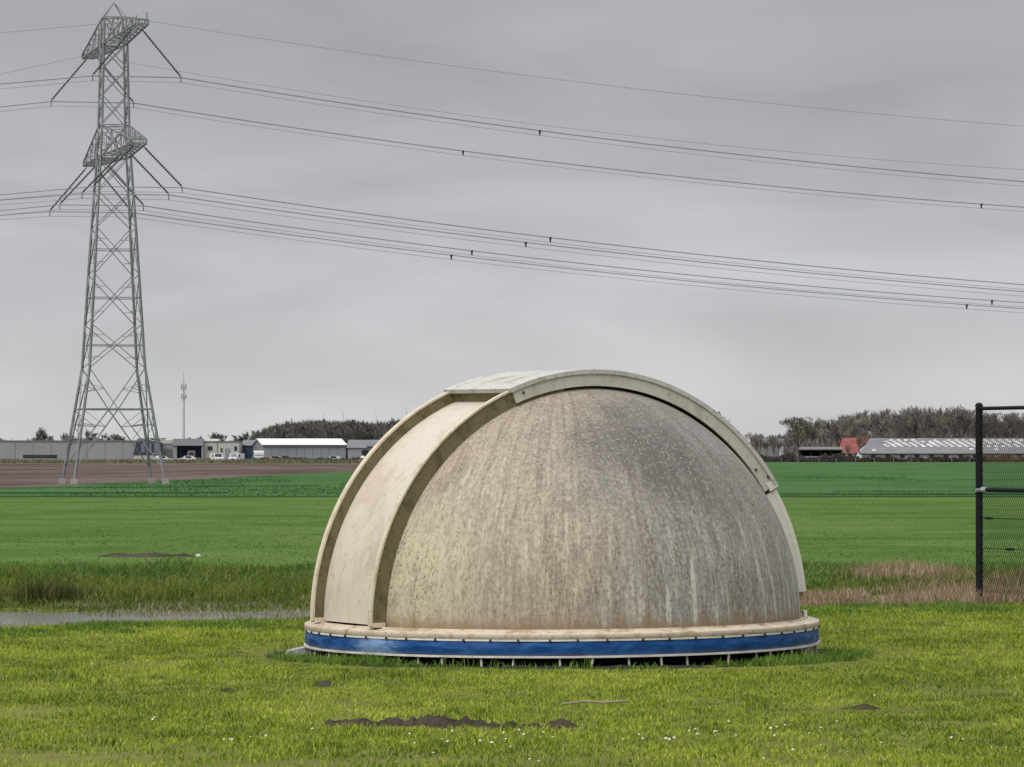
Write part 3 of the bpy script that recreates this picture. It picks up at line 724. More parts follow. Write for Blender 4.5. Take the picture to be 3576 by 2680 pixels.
# small grey block with cream roof edge
X0 = bx(563); e = empty('small_workshop', (X0, 1002, 0)); w = bx(606)-X0
wall_roof(e, w, 10, bz(1550, 1002), bz(1537, 1002), m_gw, m_cream, True); panel(e, 'door', .4, w-.4, 0, bz(1568, 1002), m_gdark)
tag(e, 'small grey workshop with a cream fascia beside the glazed office', 'building')
# grey portal building with dark blue open bay
X0 = bx(606); e = empty('open_bay_workshop', (X0, 999, 0)); w = bx(711)-X0
MB().box((0, 0, 0), (.8, 10, bz(1557, 999))).box((w-.4, 0, 0), (w, 10, bz(1557, 999))).box((.801, 5, 0), (w-.401, 10, bz(1557, 999))).build('wall', m_gw, e)
MB().box((-.1, -.3, bz(1557, 999)+.002), (w, 10.2, bz(1533, 999))).build('roof', m_gw, e)
MB().box((.85, 4.8, 0), (w-.45, 4.95, bz(1558, 999))).build('back_wall', m_navy, e)
for i in range(3): MB().box((1.2+i*1.7, 4.6, 0), (1.35+i*1.7, 4.75, bz(1560, 999))).build('bay_post', m_gw, e)
tag(e, 'grey workshop with a deep dark blue open bay', 'building')
# cream block
X0 = bx(711); e = empty('cream_workshop', (X0, 1001, 0)); w = bx(834)-X0
wall_roof(e, w, 12, bz(1545, 1001), bz(1541, 1001), m_cream, m_gdark, True)
MB().box((0, -.2, bz(1541, 1001)+.002), (bx(762)-X0, 8, bz(1533, 1001))).build('parapet', m_wroof, e)
for a, b, c, d in ((724,741,1572,1560),(817,827,1573,1560),(770,776,1578,1566)): window(e, bx(a)-X0, bx(b)-X0, bz(c, 1001), bz(d, 1001))
panel(e, 'drain_pipe', bx(757)-X0, bx(759.5)-X0, 0, bz(1545, 1001), m_gdark)
panel(e, 'door', bx(785)-X0, bx(803)-X0, 0, bz(1566, 1001), m_gw)
tag(e, 'cream rendered workshop with small dark windows', 'building')
# blue shed
X0 = bx(836); e = empty('blue_shed', (X0, 1012, 0)); w = bx(935, 1012)-X0
wall_roof(e, w, 14, bz(1557, 1012), bz(1539, 1012), m_navy, m_groof)
panel(e, 'sign_board', bx(876)-X0, bx(903)-X0, bz(1566, 1012), bz(1562, 1012), m_wroof)
panel(e, 'sliding_door', bx(872)-X0, bx(905)-X0, 0, bz(1567, 1012), m_gdark)
tag(e, 'navy blue shed with a grey roof between the cream block and the white roofed hall', 'building')
# white roofed hall, gable turned to the camera
X0 = bx(919, 995); e = empty('white_roof_hall', (X0, 995, 0), R(12)); w = (bx(1203)-bx(919))/math.cos(R(12))
wall_roof(e, w, 15, bz(1555), bz(1534, 1003), m_gw2, m_wroof, over=.35)
for i in range(1, 10): panel(e, 'cladding_joint', i*w/10-.05, i*w/10+.05, .2, bz(1557), m_gdark, -.002, .03)
MB().box((w+.02, 5.0, 0), (w+.08, 10.0, 3.3)).build('gable_door', m_gdark, e)
panel(e, 'gutter', -.3, w+.3, bz(1557.5), bz(1554), m_gdark, -.36, .12)
tag(e, 'long blue-grey hall with a bright white sheet roof', 'building')
X0 = bx(1215, 1030); e = empty('grey_barn', (X0, 1030, 0)); wall_roof(e, bx(1330, 1030)-X0, 20, bz(1565, 1030), bz(1538, 1030), m_gw, m_groof)
panel(e, 'door', 4, 7, 0, 3, m_gdark); tag(e, 'grey barn half hidden behind the white roofed hall', 'building')
X0 = bx(1279); e = empty('dark_shed', (X0, 1006, 0)); wall_roof(e, bx(1390)-X0, 14, bz(1560), bz(1545), m_gdark, m_gdark)
panel(e, 'open_door', -1.2, .3, bz(1598), bz(1572), m_black); tag(e, 'dark grey shed with a black open doorway next to the dome edge', 'building')
P = at(1267, 1603, 994); mb = MB().lathe([(.02, -.62), (.40, -.52), (.60, -.2), (.62, 0), (.60, .2), (.40, .52), (.02, .62)], 16, closed=False)
e = empty('storage_tank', (P.x, 994, 0)); mb.build('tank_body', m_wroof, e, smooth=True, loc=(0, 0, .85))
MB().box((-.4, -.4, 0), (.4, .4, .4)).build('stand', m_gdark, e); tag(e, 'round white storage tank standing before the dark shed', 'tank')

# vehicles in the yard
m_wpaint = plain('white_paint', (.62,.63,.64), .35, .05, 1); m_rpaint = plain('red_paint', (.16,.045,.04), .4, .1, 1); m_gpaint = plain('grey_paint', (.20,.21,.22), .4, .1, 1)
m_tyre = plain('tyre', (.02,.02,.02), .9, .1, 3); m_lamp = plain('lamp_glass', (.55,.5,.45), .2, .1, 3)
def vehicle(name, px, Y, rz, paint, prof, width, wheels, label, glass):
    P = at(px, 1612, Y); e = empty(name, (P.x, Y, 0), rz); W2 = width/2
    mb = MB(); mb.prism(prof, -W2, W2); mb.build('body', paint, e)
    for x in wheels:
        for s in (-1, 1):
            w = MB().bar((x, s*(W2-.2), .34), (x, s*(W2+.02), .34), .34, 12).build('wheel', m_tyre, e); MB().bar((x, s*(W2+.021), .34), (x, s*(W2+.03), .34), .18, 10).build('rim', m_gpaint, w)
    for i, g in enumerate(glass):
        if len(g) == 2:    # windscreen quad between two profile points
            (xa, za), (xb, zb2) = g; n = Vector((zb2-za, 0, -(xb-xa))).normalized()*-.02
            n = n if n.x*(1 if xa > 0 else -1) > 0 else -n
            vs = [Vector((xa, -W2+.12, za))+n, Vector((xa, W2-.12, za))+n, Vector((xb, W2-.2, zb2))+n, Vector((xb, -W2+.2, zb2))+n]
            MB().add(vs+[v-n*.6 for v in vs], [(0,1,2,3),(7,6,5,4),(0,4,5,1),(1,5,6,2),(2,6,7,3),(3,7,4,0)]).build('windscreen', m_glass, e)
        else:
            for s in (-1, 1): MB().box((g[0], s*(W2+.012)-.01, g[1]), (g[2], s*(W2+.012)+.01, g[3])).build('side_window', m_glass, e)
    xf = max(p[0] for p in prof)
    for s in (-1, 1): MB().box((xf-.03, s*(W2-.35)-.14, .62), (xf+.03, s*(W2-.35)+.14, .80)).build('headlight', m_lamp, e)
    tag(e, label, 'van' if 'van' in name else ('truck' if 'truck' in name else 'car'), 'vehicles in the workshop yard')
VAN = ([(-2.3,.3),(2.4,.3),(2.45,.95),(1.75,1.15),(1.25,1.95),(-2.3,1.98)], [(1.75,1.17),(1.27,1.9)])
CAR = ([(-2.1,.28),(2.1,.28),(2.12,.75),(1.1,.92),(.4,1.42),(-1.2,1.45),(-2.05,.95)], [(1.1,.94),(.42,1.40)])
TRK = ([(-3,.5),(2.6,.5),(2.6,2.2),(2.45,2.6),(.9,2.6),(.9,1.0),(-3,1.0)], [(2.6,1.5),(2.48,2.4)])
cw2 = [1.45, -1.4]
vehicle('parked_van', 756, 990, R(-70), m_wpaint, VAN[0], 1.95, cw2, 'white van parked nose out in front of the cream workshop', [VAN[1], (.2,1.2,1.1,1.7)])
vehicle('parked_car', 650, 988, R(195), m_wpaint, CAR[0], 1.75, [1.3,-1.3], 'white car parked before the dark blue open bay', [CAR[1], (-1.0,.95,.3,1.35)])
vehicle('parked_car', 570, 986, R(15), m_wpaint, CAR[0], 1.75, [1.3,-1.3], 'white car parked below the glazed office', [CAR[1], (-1.0,.95,.3,1.35)])
vehicle('parked_van', 826, 989, R(-110), m_wpaint, VAN[0], 1.9, cw2, 'white van parked beside the navy blue shed', [VAN[1], (.2,1.2,1.1,1.7)])
vehicle('parked_truck', 900, 992, R(-80), m_wpaint, TRK[0], 2.2, [1.7,-1.9], 'white flatbed truck at the corner of the white roofed hall', [TRK[1], (1.2,1.5,2.2,2.2)])
vehicle('parked_car', 997, 988, R(10), m_rpaint, CAR[0], 1.75, [1.3,-1.3], 'dull red car in front of the white roofed hall', [CAR[1], (-1.0,.95,.3,1.35)])
vehicle('parked_car', 958, 987, R(170), m_gpaint, CAR[0], 1.75, [1.3,-1.3], 'grey car behind the dull red one', [CAR[1], (-1.0,.95,.3,1.35)])
vehicle('parked_truck', 695, 992, R(185), plain('rusty_paint', (.16,.12,.11), .7, .3, .8), TRK[0], 2.2, [1.7,-1.9], 'rusty brown truck parked across the open bay', [TRK[1], (1.2,1.5,2.2,2.2)])
vehicle('parked_car', 1160, 988, R(178), plain('pale_blue_paint', (.40,.50,.58), .4, .1, 1), CAR[0], 1.75, [1.3,-1.3], 'pale blue car by the gable end of the white roofed hall', [CAR[1], (-1.0,.95,.3,1.35)])

# farm on the right
X0 = bx(3008); e = empty('long_barn', (X0, 1000, 0)); w = bx(3900)-X0; ze, zr = bz(1584), bz(1533, 1011)
rf = wall_roof(e, w, 22, ze, zr, m_whitew, m_groof, over=.5, hip=3.4)
sl = (zr-ze)/11
panel(e, 'gutter', -.5, w+.5, ze-.30, ze-.04, m_black, -.55, .15)
tile = None
def on_roof(px, py):           # point of the front slope seen at this place
    y = 0.0
    for _ in range(12):
        zz = ze+y*sl+.15; Y = 1000+y; zt = bz(py, Y); y = y+(zt-zz)/(sl+.0001)*.8
    return Vector((bx(px, 1000+y)-X0, y, ze+y*sl+.15))
skl = MB().add([(-.42,-.55,0),(.42,-.55,0),(.42,.55,0),(-.42,.55,0),(-.42,-.55,.04),(.42,-.55,.04),(.42,.55,.04),(-.42,.55,.04)], [(0,3,2,1),(4,5,6,7),(0,1,5,4),(1,2,6,5),(2,3,7,6),(3,0,4,7)]).mesh('roof_light', m_skyl)
for c in range(24):
    for r in range(5):
        if c < 2 and r < 3-c*2: continue
        if random.random() < .07: continue
        px = 3062+c*25.2+r*9.5+random.uniform(-1, 1); py = 1538+r*5.3
        p = on_roof(px, py); o = link('roof_light', skl, rf, loc=p, rot=(math.atan(sl), 0, 0)); o.scale = (random.uniform(.8, 1.1), random.uniform(.75, 1.0), 1)
for px, py in ((3052,1573),(3392,1569),(3480,1570)): link('roof_light', skl, rf, loc=on_roof(px, py), rot=(math.atan(sl), 0, 0))
for i in range(14): window(e, 2.2+i*3.3, 3.2+i*3.3, 1.0, 1.65)
tag(e, 'long low barn with staggered white roof lights and a dark gutter', 'building')
X0 = bx(2950); e = empty('farmhouse', (X0, 1016, 0)); w = bx(3052, 1016)-X0; wall_roof(e, w, 11, bz(1580, 1016), bz(1532, 1022), m_whitew, m_red, over=.5, hip=1.6)
for i in range(4): window(e, .5+i*1.5, 1.3+i*1.5, .9, 2.0)
MB().box((w*.75, 4.2, bz(1540, 1020)), (w*.75+.6, 4.9, bz(1527, 1020))).build('chimney', m_red, e)
tag(e, 'white farmhouse with a steep red tiled roof', 'house')
X0 = bx(2796); e = empty('open_shed', (X0, 1005, 0)); w = bx(2947)-X0; zt = bz(1572, 1005)
MB().box((0, 6, 0), (w, 6.2, zt)).box((0, .2, 0), (.2, 5.99, zt)).box((w-.2, .2, 0), (w, 5.99, zt)).build('wall', m_black, e)
MB().add([(-.3,-.4,zt+.003),(w+.3,-.4,zt+.003),(w+.3,6.5,bz(1563,1005)),(-.3,6.5,bz(1563,1005)),(-.3,-.4,zt+.2),(w+.3,-.4,zt+.2),(w+.3,6.5,bz(1561,1005)),(-.3,6.5,bz(1561,1005))],
  [(0,3,2,1),(4,5,6,7),(0,1,5,4),(1,2,6,5),(2,3,7,6),(3,0,4,7)]).build('roof', m_green, e)
for i in range(5): MB().box((.3+i*(w-.8)/4, .1, 0), (.5+i*(w-.8)/4, .28, zt)).build('post', m_black, e)
MB().box((.3, -.05, 0), (w-.3, 0, bz(1594, 1005))).build('feed_barrier', m_gw, e)
tag(e, 'low black open fronted shed left of the farmhouse', 'building')
m_house = plain('grey_render', (.17,.17,.172), .85, .1, .3)
for px, yt in ((2652,1520),(2676,1532),(2702,1512),(2748,1516),(2731,1530)):
    P = at(px, yt, 1015); plant(VAR_A, P.x, 1015, P.z+.05, 1.2, 'bare tree growing close in front of the pale grey house', 'trees before the grey house')
X0 = bx(2684); e = empty('grey_house', (X0, 1035, 0)); w = bx(2737, 1035)-X0; wall_roof(e, w, 9, bz(1552, 1035), bz(1534, 1039), m_house, m_gdark, over=.2)
panel(e, 'door', w*.62, w*.76, 0, bz(1556, 1035), m_gdark); panel(e, 'white_pilaster', w*.82, w*.97, 0, bz(1552, 1035), m_whitew)
tag(e, 'pale grey house gable glimpsed between bare trees', 'house')
# hedges and rough growth along the farm and the yard
def hedge(name, pxa, pxb, Y, hh, n, mat, label, wd=3):
    mb = MB()
    for i in range(n):
        px = random.uniform(pxa, pxb); P = Vector((bx(px, Y), Y+random.uniform(0, wd), 0)); k = .35+.65*vnoise(np.array([px*.06]), np.array([3.]), 77)[0]
        z = random.random()*hh*k; e = Vector((random.gauss(0, .5), random.gauss(0, .3), random.uniform(.3, 1))).normalized()*random.uniform(.3, .8); s = Vector((random.uniform(.05, .14), 0, 0))
        P.z = z; mb.add([P-s, P+s, P+e], [(0, 1, 2)])
    tag(mb.build(name, mat), label, 'hedge', kind='stuff')
m_hedge = plain('dark_hedge', (.045,.048,.030), .9, .4, .3); m_verge = plain('dry_verge', (.115,.110,.070), .9, .35, .2)
hedge('hedge', 2600, 3000, 986, 1.9, 9000, plain('grey_scrub', (.062,.060,.052), .9, .4, .3), 'low grey-brown scrub in front of the open shed')
hedge('hedge', 2990, 3440, 984, 1.1, 5000, m_hedge, 'low dark bushes along the foot of the long barn')
hedge('hedge', 3430, 3700, 984, 1.7, 5000, plain('brown_heap', (.15,.095,.05), .9, .4, .3), 'brown scrub at the far end of the long barn')
hedge('hedge', -260, 1330, 840, .55, 12000, m_verge, 'rough dry verge between the plough land and the yard', 60)
hedge('hedge', 880, 1330, 975, .8, 4000, m_hedge, 'dark weeds before the white roofed hall')
pst = MB().box((-.05, -.05, 0), (.05, .05, .95)).mesh('fence_post', m_gw)
for i in range(12):
    P = at(2660+i*66+random.uniform(-4, 4), 1600, 978); o = link('fence_post', pst, loc=(P.x, 978, -.01)); tag(o, 'small grey field fence post along the farm boundary', 'post', 'field fence posts before the farm')

# telecom mast
P = at(641, 1590, 1060); e = empty('telecom_mast', (P.x, 1060, 0)); zt = bz(1300, 1060); m_mast = plain('pale_mast', (.42,.43,.44), .5, .1, 1)
MB().bar((0, 0, 0), (0, 0, bz(1345, 1060)), .36, 12, .26).build('pole', m_mast, e, smooth=True); MB().bar((0, 0, bz(1345, 1060)+.01), (0, 0, zt), .16, 10, .10).build('top_pole', m_mast, e)
for y0, y1 in ((1362,1340),(1394,1377)):
    za, zb3 = bz(y0, 1060), bz(y1, 1060)
    for k in range(3):
        t = k*2.094+.5; c = Vector((math.cos(t)*.62, math.sin(t)*.62, 0)); s = Vector((-math.sin(t), math.cos(t), 0))*.17
        MB().bar(c+Vector((0, 0, za)), c+Vector((0, 0, zb3)), .19, 4).build('antenna_panel', plain('antenna_grey', (.30,.31,.32), .5, .1, 1), e)
    mb = MB(); mb.tube([Vector((.62*math.cos(t), .62*math.sin(t), (za+zb3)/2)) for t in np.linspace(0, 6.283, 13)], .06).build('antenna_ring', m_mast, e)
tag(e, 'slim pale telecom mast with two rings of antennas', 'mast')
# far wind turbines, only a raised blade shows over the wood
m_tur = plain('turbine_grey', (.30,.31,.33), .5, .05, .1)
for px, yt in ((1128,1438),(1194,1424),(1311,1436),(1416,1414)):
    Y = 6000.; P = at(px, yt, Y); L = 26.; hz = P.z-L*math.cos(.17); e = empty('wind_turbine', (P.x+L*math.sin(.17), Y, -.4))
    MB().bar((0, 1.5, 0), (0, 1.5, hz), 1.6, 10, .9).build('tower', m_tur, e); MB().box((-1, -.6, hz-1), (1, 4, hz+1)).build('nacelle', m_tur, e)
    for k in range(3):
        a = -.17+k*2.094; d = Vector((math.sin(a), 0, math.cos(a))); MB().bar(Vector((0, -1.2, hz)), Vector((0, -1.2, hz))+d*L, .85, 4, .22).build('blade', m_tur, e)
    tag(e, 'distant wind turbine with one blade raised above the wood', 'wind turbine', 'wind turbines beyond the wood')

# ------------------------------------------------------------------ grass and ditch growth
def grass_mat(name, cols, patch=.5, dry=None, trans=.25, dryamt=.25):
    """cols: dark, mid, light; per-blade random tone plus uneven patches of the sward"""
    M = Mat(name, 0.8, 0.04); at_ = M.n('ShaderNodeAttribute', attribute_name='rnd'); r = at_.outputs['Fac']
    p = M.pos; a = M.noise(M.mapping(p, (1, .45, 0)), patch, 5, .6); b = M.noise(M.mapping(p, (1, .5, 0)), patch*6, 3, .6)
    f = M.math('ADD', M.math('MULTIPLY', r, .55), M.math('ADD', M.math('MULTIPLY', M.math('SUBTRACT', a, .5), 1.7), M.math('MULTIPLY', M.math('SUBTRACT', b, .5), 1.3)))
    c = M.mix(M.rng(f, -.1, .35), cols[0], cols[1]); c = M.mix(M.rng(f, .3, .75), c, cols[2])
    if dry: c = M.mix(M.math('MULTIPLY', M.math('GREATER_THAN', M.math('FRACT', M.math('MULTIPLY', r, 37.7)), 1-dryamt), .85), c, dry)
    M.color(c)
    tr = M.n('ShaderNodeBsdfTranslucent'); M.put(tr.inputs[0], c); mx = M.n('ShaderNodeMixShader'); mx.inputs[0].default_value = trans
    M.t.links.new(M.b.outputs[0], mx.inputs[1]); M.t.links.new(tr.outputs[0], mx.inputs[2])
    M.t.links.new(mx.outputs[0], M.t.nodes['Material Output'].inputs[0])
    return M.m
def blades(name, X, Y, h, w, lean, mat, label, cat='grass', zoff=-.008, bend=True, zf=None):
    n = len(X); Z = (zf or height)(X, Y)+zoff
    az = RNG.uniform(0, 2*np.pi, n); fa = RNG.uniform(0, 2*np.pi, n)
    lx = np.cos(az)*lean*h; ly = np.sin(az)*lean*h; wx = np.cos(fa)*w/2; wy = np.sin(fa)*w/2
    B = np.stack([X, Y, Z], 1); s = np.stack([wx, wy, wx*0], 1)
    tip = B+np.stack([lx, ly, h*np.sqrt(np.clip(1-lean**2*.6, .2, 1))], 1)
    if bend:
        m = B+np.stack([lx*.28, ly*.28, h*.58], 1)
        v = np.stack([B-s, B+s, m+s*.8, m-s*.8, tip], 1).reshape(-1, 3); k = 5
        base = np.arange(n)[:, None]*5
        loops = np.concatenate([base+[0,1,2,3], base+[3,2,4]], 1).ravel(); tot = np.tile([4, 3], n)
    else:
        v = np.stack([B-s, B+s, tip], 1).reshape(-1, 3); k = 3
        loops = np.arange(n*3); tot = np.full(n, 3)
    me = bpy.data.meshes.new(name); me.vertices.add(len(v)); me.vertices.foreach_set('co', v.astype('f').ravel())
    me.loops.add(len(loops)); me.loops.foreach_set('vertex_index', loops.astype('i'))
    me.polygons.add(len(tot)); me.polygons.foreach_set('loop_start', np.concatenate([[0], np.cumsum(tot)[:-1]]).astype('i'))
    at_ = me.attributes.new('rnd', 'FLOAT', 'POINT'); at_.data.foreach_set('value', np.repeat(RNG.random(n), k).astype('f'))
    me.materials.append(mat); me.update(calc_edges=True)
    return tag(link(name, me), label, cat, kind='stuff')
def spread(n, y0, y1, mx=1.6, p=1.0):
    """positions in the wedge the place is looked at from, evenly in area"""
    Y = y0+(y1-y0)*RNG.random(n)**p; X = RNG.uniform(-1, 1, n)*(.122*Y+mx); return X, Y
# patches of bare soil in the lawn
S0, S1 = gnd(1215, 2526), gnd(1900, 2532)
def soil_mask(X, Y):
    t = np.clip((X-S0.x)/(S1.x-S0.x), 0, 1); cy = S0.y+(S1.y-S0.y)*t
    d = np.hypot(np.maximum(np.maximum(S0.x-X, X-S1.x), 0)*1.2, (Y-cy))
    return d+(fbm(X*3+20, Y*2+20, 91, 3)-.45)*.32
MUD = [(gnd(280, 2650), 1.1, .9), (gnd(900, 2672), .9, .3), (gnd(1900, 2662), 1.6, .40), (gnd(2700, 2600), .5, .35), (gnd(450, 2330), .5, .6), (gnd(1250, 2455), .35, .4), (gnd(3400, 2420), .8, 1.1), (gnd(90, 2490), .5, .8), (gnd(3020, 2482), .3, .25)]
def mud_mask(X, Y):
    r = np.zeros_like(X)
    for c, a, b in MUD: r = np.maximum(r, 1.15-np.hypot((X-c.x)/a, (Y-c.y)/b)+(fbm(X*4+3, Y*2+8, 95, 3)-.45)*1.2)
    return np.clip(r, 0, 1)
m_grass = grass_mat('lawn_grass', ((.108,.165,.022), (.250,.325,.036), (.400,.450,.066)), .55, (.32,.29,.14), .25, .05)
m_tuft = grass_mat('green_tufts', ((.070,.140,.025), (.125,.220,.038), (.195,.285,.056)), .8, (.20,.19,.08), .3, .05)
m_bankg = grass_mat('bank_grass', ((.070,.115,.022), (.125,.170,.032), (.200,.210,.058)), .35, (.25,.21,.10), .3, .10)
m_bankd = grass_mat('rank_green_grass', ((.062,.130,.030), (.108,.195,.044), (.155,.245,.058)), .30, (.16,.16,.06), .3, .06)
m_reed = grass_mat('dry_reeds', ((.20,.140,.085), (.35,.260,.175), (.46,.37,.26)), .5, (.13,.13,.05), .25, .15)
m_sedge = grass_mat('grey_sedge', ((.18,.155,.11), (.31,.28,.21), (.42,.39,.31)), .6, (.13,.15,.05), .25, .30)
m_pgrass = grass_mat('pasture_blades', ((.068,.132,.024), (.098,.160,.032), (.125,.185,.042)), .10, (.10,.12,.03), .25, .06)
m_wgrass = grass_mat('wheat_blades', ((.045,.115,.036), (.060,.135,.044), (.075,.15,.050)), .05, None, .25)

X, Y = spread(360000, 21.0, 47.8, 1.4)
r = np.hypot(X-DX, Y-DY); sm = soil_mask(X, Y); mm = mud_mask(X, Y)
clump = fbm(X*5+13, Y*5+13, 71, 3); keep = (r > 2.18+.22*np.clip((-(Y-DY)/r-.62)*6, 0, 1)+.12*fbm(X*3+50, Y*3, 75, 2)) & ((sm > .37) | (RNG.random(len(X)) < .22)) & (Y < near_edge(X)+.1) & (RNG.random(len(X)) > mm*.97) & (clump+RNG.random(len(X))*.35 > .42)
X, Y, clump, sm = X[keep], Y[keep], clump[keep], sm[keep]
hgt = (.018+.046*clump*RNG.uniform(.5, 1.3, len(X)))*(.75+.5*fbm(X*.8+2, Y*.8+2, 73, 3))*np.clip(.4+(np.hypot(X-DX, Y-DY)-2.2)*.6, .4, 1)
blades('lawn_grass', X, Y, hgt, RNG.uniform(.005, .011, len(X)), RNG.uniform(.2, .95, len(X)), m_grass, 'short yellow-green lawn grass round the dome')
# scattered coarser tufts give the sward its uneven look
X, Y = spread(80000, 21.0, 46.5, 1.4); k = fbm(X*2.6+31, Y*1.6+31, 76, 3); ok = (k > .545) & (np.hypot(X-DX, Y-DY) > 2.5) & (soil_mask(X, Y) > .55) & (Y < near_edge(X)) & (mud_mask(X, Y) < .3)
X, Y, k = X[ok], Y[ok], k[ok]
blades('coarse_tufts', X, Y, .025+.28*(k-.5)*RNG.uniform(.4, 1.3, len(X)), RNG.uniform(.005, .010, len(X)), RNG.uniform(.2, .95, len(X)), grass_mat('coarse_grass', ((.060,.115,.014), (.120,.190,.022), (.23,.29,.036)), 1.2, (.28,.23,.11), .25, .12), 'coarser darker grass tufts scattered through the lawn')
# longer, greener tufts where the mower does not reach: round the ring and along the ditch
def ring_pts(n, a0, a1, r0, r1):
    t = np.radians(RNG.uniform(a0, a1, n)); rr = RNG.uniform(r0, r1, n); return DX+rr*np.cos(t), DY+rr*np.sin(t)
P1 = [ring_pts(2400, 200, 240, 2.10, 2.45), ring_pts(2600, 302, 356, 2.10, 2.50), ring_pts(260, 240, 302, 2.34, 2.46), ring_pts(500, 0, 200, 2.1, 2.4)]
X = np.concatenate([p[0] for p in P1]); Y = np.concatenate([p[1] for p in P1]); k = fbm(X*4, Y*4, 81, 3); kp = k+RNG.random(len(X))*.3 > .48; X, Y, k = X[kp], Y[kp], k[kp]
blades('ring_tufts', X, Y, (.02+.20*(k-.15)*RNG.uniform(.4, 1.2, len(X))), RNG.uniform(.005, .011, len(X)), RNG.uniform(.1, .8, len(X)), m_tuft, 'longer green grass tufts growing against the foot of the dome')
X, Y = spread(90000, 38.6, 48.2, 1.5); k = fbm(X*1.6, Y*1.2, 83, 3); ne = near_edge(X); kp = (k > .36) & (np.hypot(X-DX, Y-DY) > 2.2) & (Y > ne-2.0-(X < 0)*.8) & (Y < ne+.35); X, Y, k = X[kp], Y[kp], k[kp]
blades('ditch_edge_grass', X, Y, .03+.14*(k-.3)*RNG.uniform(.5, 1.6, len(X)), RNG.uniform(.007, .014, len(X)), RNG.uniform(.2, .9, len(X)), m_tuft, 'uncut green grass along the near edge of the ditch')
# sedge standing in the water on the left, dry reeds on the right
X, Y = spread(36000, 41.0, 48.6, 1.5); k = fbm(X*1.1+4, Y*1.0+4, 85, 3)
kp = (X < 2.4) & (Y > near_edge(X)-.1) & (Y < far_edge(X)+.9) & (k > .385-.07*(X > -3.4)+.11*(Y > near_edge(X)+.9)-.10*(X > -1.6)); X, Y, k = X[kp], Y[kp], k[kp]
blades('sedge', X, Y, .04+.20*(k-.38)*RNG.uniform(.4, 1.5, len(X)), RNG.uniform(.006, .013, len(X)), RNG.uniform(.1, .8, len(X)), m_sedge, 'pale dry sedge standing in the shallow ditch water', zf=lambda x, y: np.maximum(height(x, y), WATER_Z-.02))
X, Y = spread(90000, 44.0, 53.0, 1.6); kp = (X > 1.6) & (Y > near_edge(X)+.1) & (Y < far_edge(X)+.3); X, Y = X[kp], Y[kp]; k = fbm(X*1.3+4, Y*.9+4, 87, 3); kp = k > .33; X, Y, k = X[kp], Y[kp], k[kp]
blades('dry_reeds', X, Y, .09+.42*(k-.26)*RNG.uniform(.5, 1.4, len(X)), RNG.uniform(.006, .013, len(X)), RNG.uniform(.1, .75, len(X)), m_reed, 'dry tan reeds filling the ditch to the right of the dome', 'reeds', zf=lambda x, y: np.maximum(height(x, y), WATER_Z-.02))
cl = gnd(3170, 2045); n = 2200; X = cl.x+RNG.normal(0, .36, n); Y = cl.y+RNG.normal(0, .6, n)
blades('dry_reed_clump', X, Y, RNG.uniform(.10, .34, n)*(1-.25*np.abs(X-cl.x)), RNG.uniform(.008, .015, n), RNG.uniform(.1, .7, n), m_reed, 'taller tan reed clump on the far bank right of the dome', 'reeds')
# far bank: olive near the water, fresh green behind
X, Y = spread(80000, 45.5, 57, 2.0, 1.25); kp = Y > far_edge(X)-.5; X, Y = X[kp], Y[kp]; k = fbm(X*.9+6, Y*.6+6, 89, 4)
blades('bank_grass', X, Y, (.06+.22*k)*np.clip((Y-far_edge(X)+.5)/1.6, .40, 1)*RNG.uniform(.4, 1.3, len(X)), RNG.uniform(.009, .018, len(X)), RNG.uniform(.2, .9, len(X)), m_bankg, 'rough olive grass on the far bank of the ditch')
X, Y = spread(60000, 52.0, 61.5, 3.0); k = fbm(X*.9+6, Y*.5+6, 93, 4); kp = k > .34; X, Y, k = X[kp], Y[kp], k[kp]
blades('rank_grass', X, Y, .04+.46*(k-.32)*np.clip((64-Y)/6, .3, 1)*RNG.uniform(.4, 1.3, len(X)), RNG.uniform(.014, .030, len(X)), RNG.uniform(.3, .95, len(X)), m_bankd, 'rank dark green grass at the edge of the pasture')
# dark rush clumps at the water's edge on the left
for px, py, nn, hh in ((150, 2112, 700, .32), (240, 2106, 420, .24), (60, 2110, 300, .20)):
    c = gnd(px, py); X = c.x+RNG.normal(0, .17, nn); Y = c.y+RNG.normal(0, .25, nn)
    blades('rush_clump', X, Y, RNG.uniform(.4, 1, nn)*hh, RNG.uniform(.008, .014, nn), RNG.uniform(.05, .5, nn), grass_mat('dark_rush', ((.030,.042,.012), (.060,.070,.020), (.13,.12,.045)), .8, (.22,.19,.10), .2, .15),
        ['big dark rush clump overhanging the ditch water', 'middle sized rush clump beside the big dark one', 'small rush clump at the left end of the ditch water'][(150, 240, 60).index(px)], 'rushes')
flat = lambda x, y: np.zeros_like(x)
X, Y = spread(40000, 61, 150, 5.0, 1.9); k = fbm(X*.5+6, Y*.15+6, 97, 4)
blades('pasture_grass', X, Y, (.01+.055*k*RNG.uniform(.3, 1.2, len(X))), RNG.uniform(.02, .04, len(X)), RNG.uniform(.3, .95, len(X)), m_pgrass, 'grazed mid-green pasture beyond the ditch', zf=flat, bend=False)
X, Y = spread(26000, 168.0, 171.0, 8.0)
blades('field_margin', X, Y, RNG.uniform(.04, .10, len(X)), RNG.uniform(.04, .08, len(X)), RNG.uniform(.2, .9, len(X)), grass_mat('dark_margin_grass', ((.022,.062,.012), (.034,.085,.016), (.05,.11,.02)), .3, None, .2), 'dark grass strip along the furrow between pasture and wheat', zf=lambda x, y: np.full_like(x, -.06), bend=False)
X, Y = spread(26000, 172, 330, 8.0, 1.3); kp = (X > pbx(Y)+.5) | (Y < 214); kp &= ~((Y < 214) & (X < -60)); X, Y = X[kp], Y[kp]; k = fbm(X*.12+6, Y*.015+6, 99, 4); kp = k > .56; X, Y, k = X[kp], Y[kp], k[kp]
TR = []
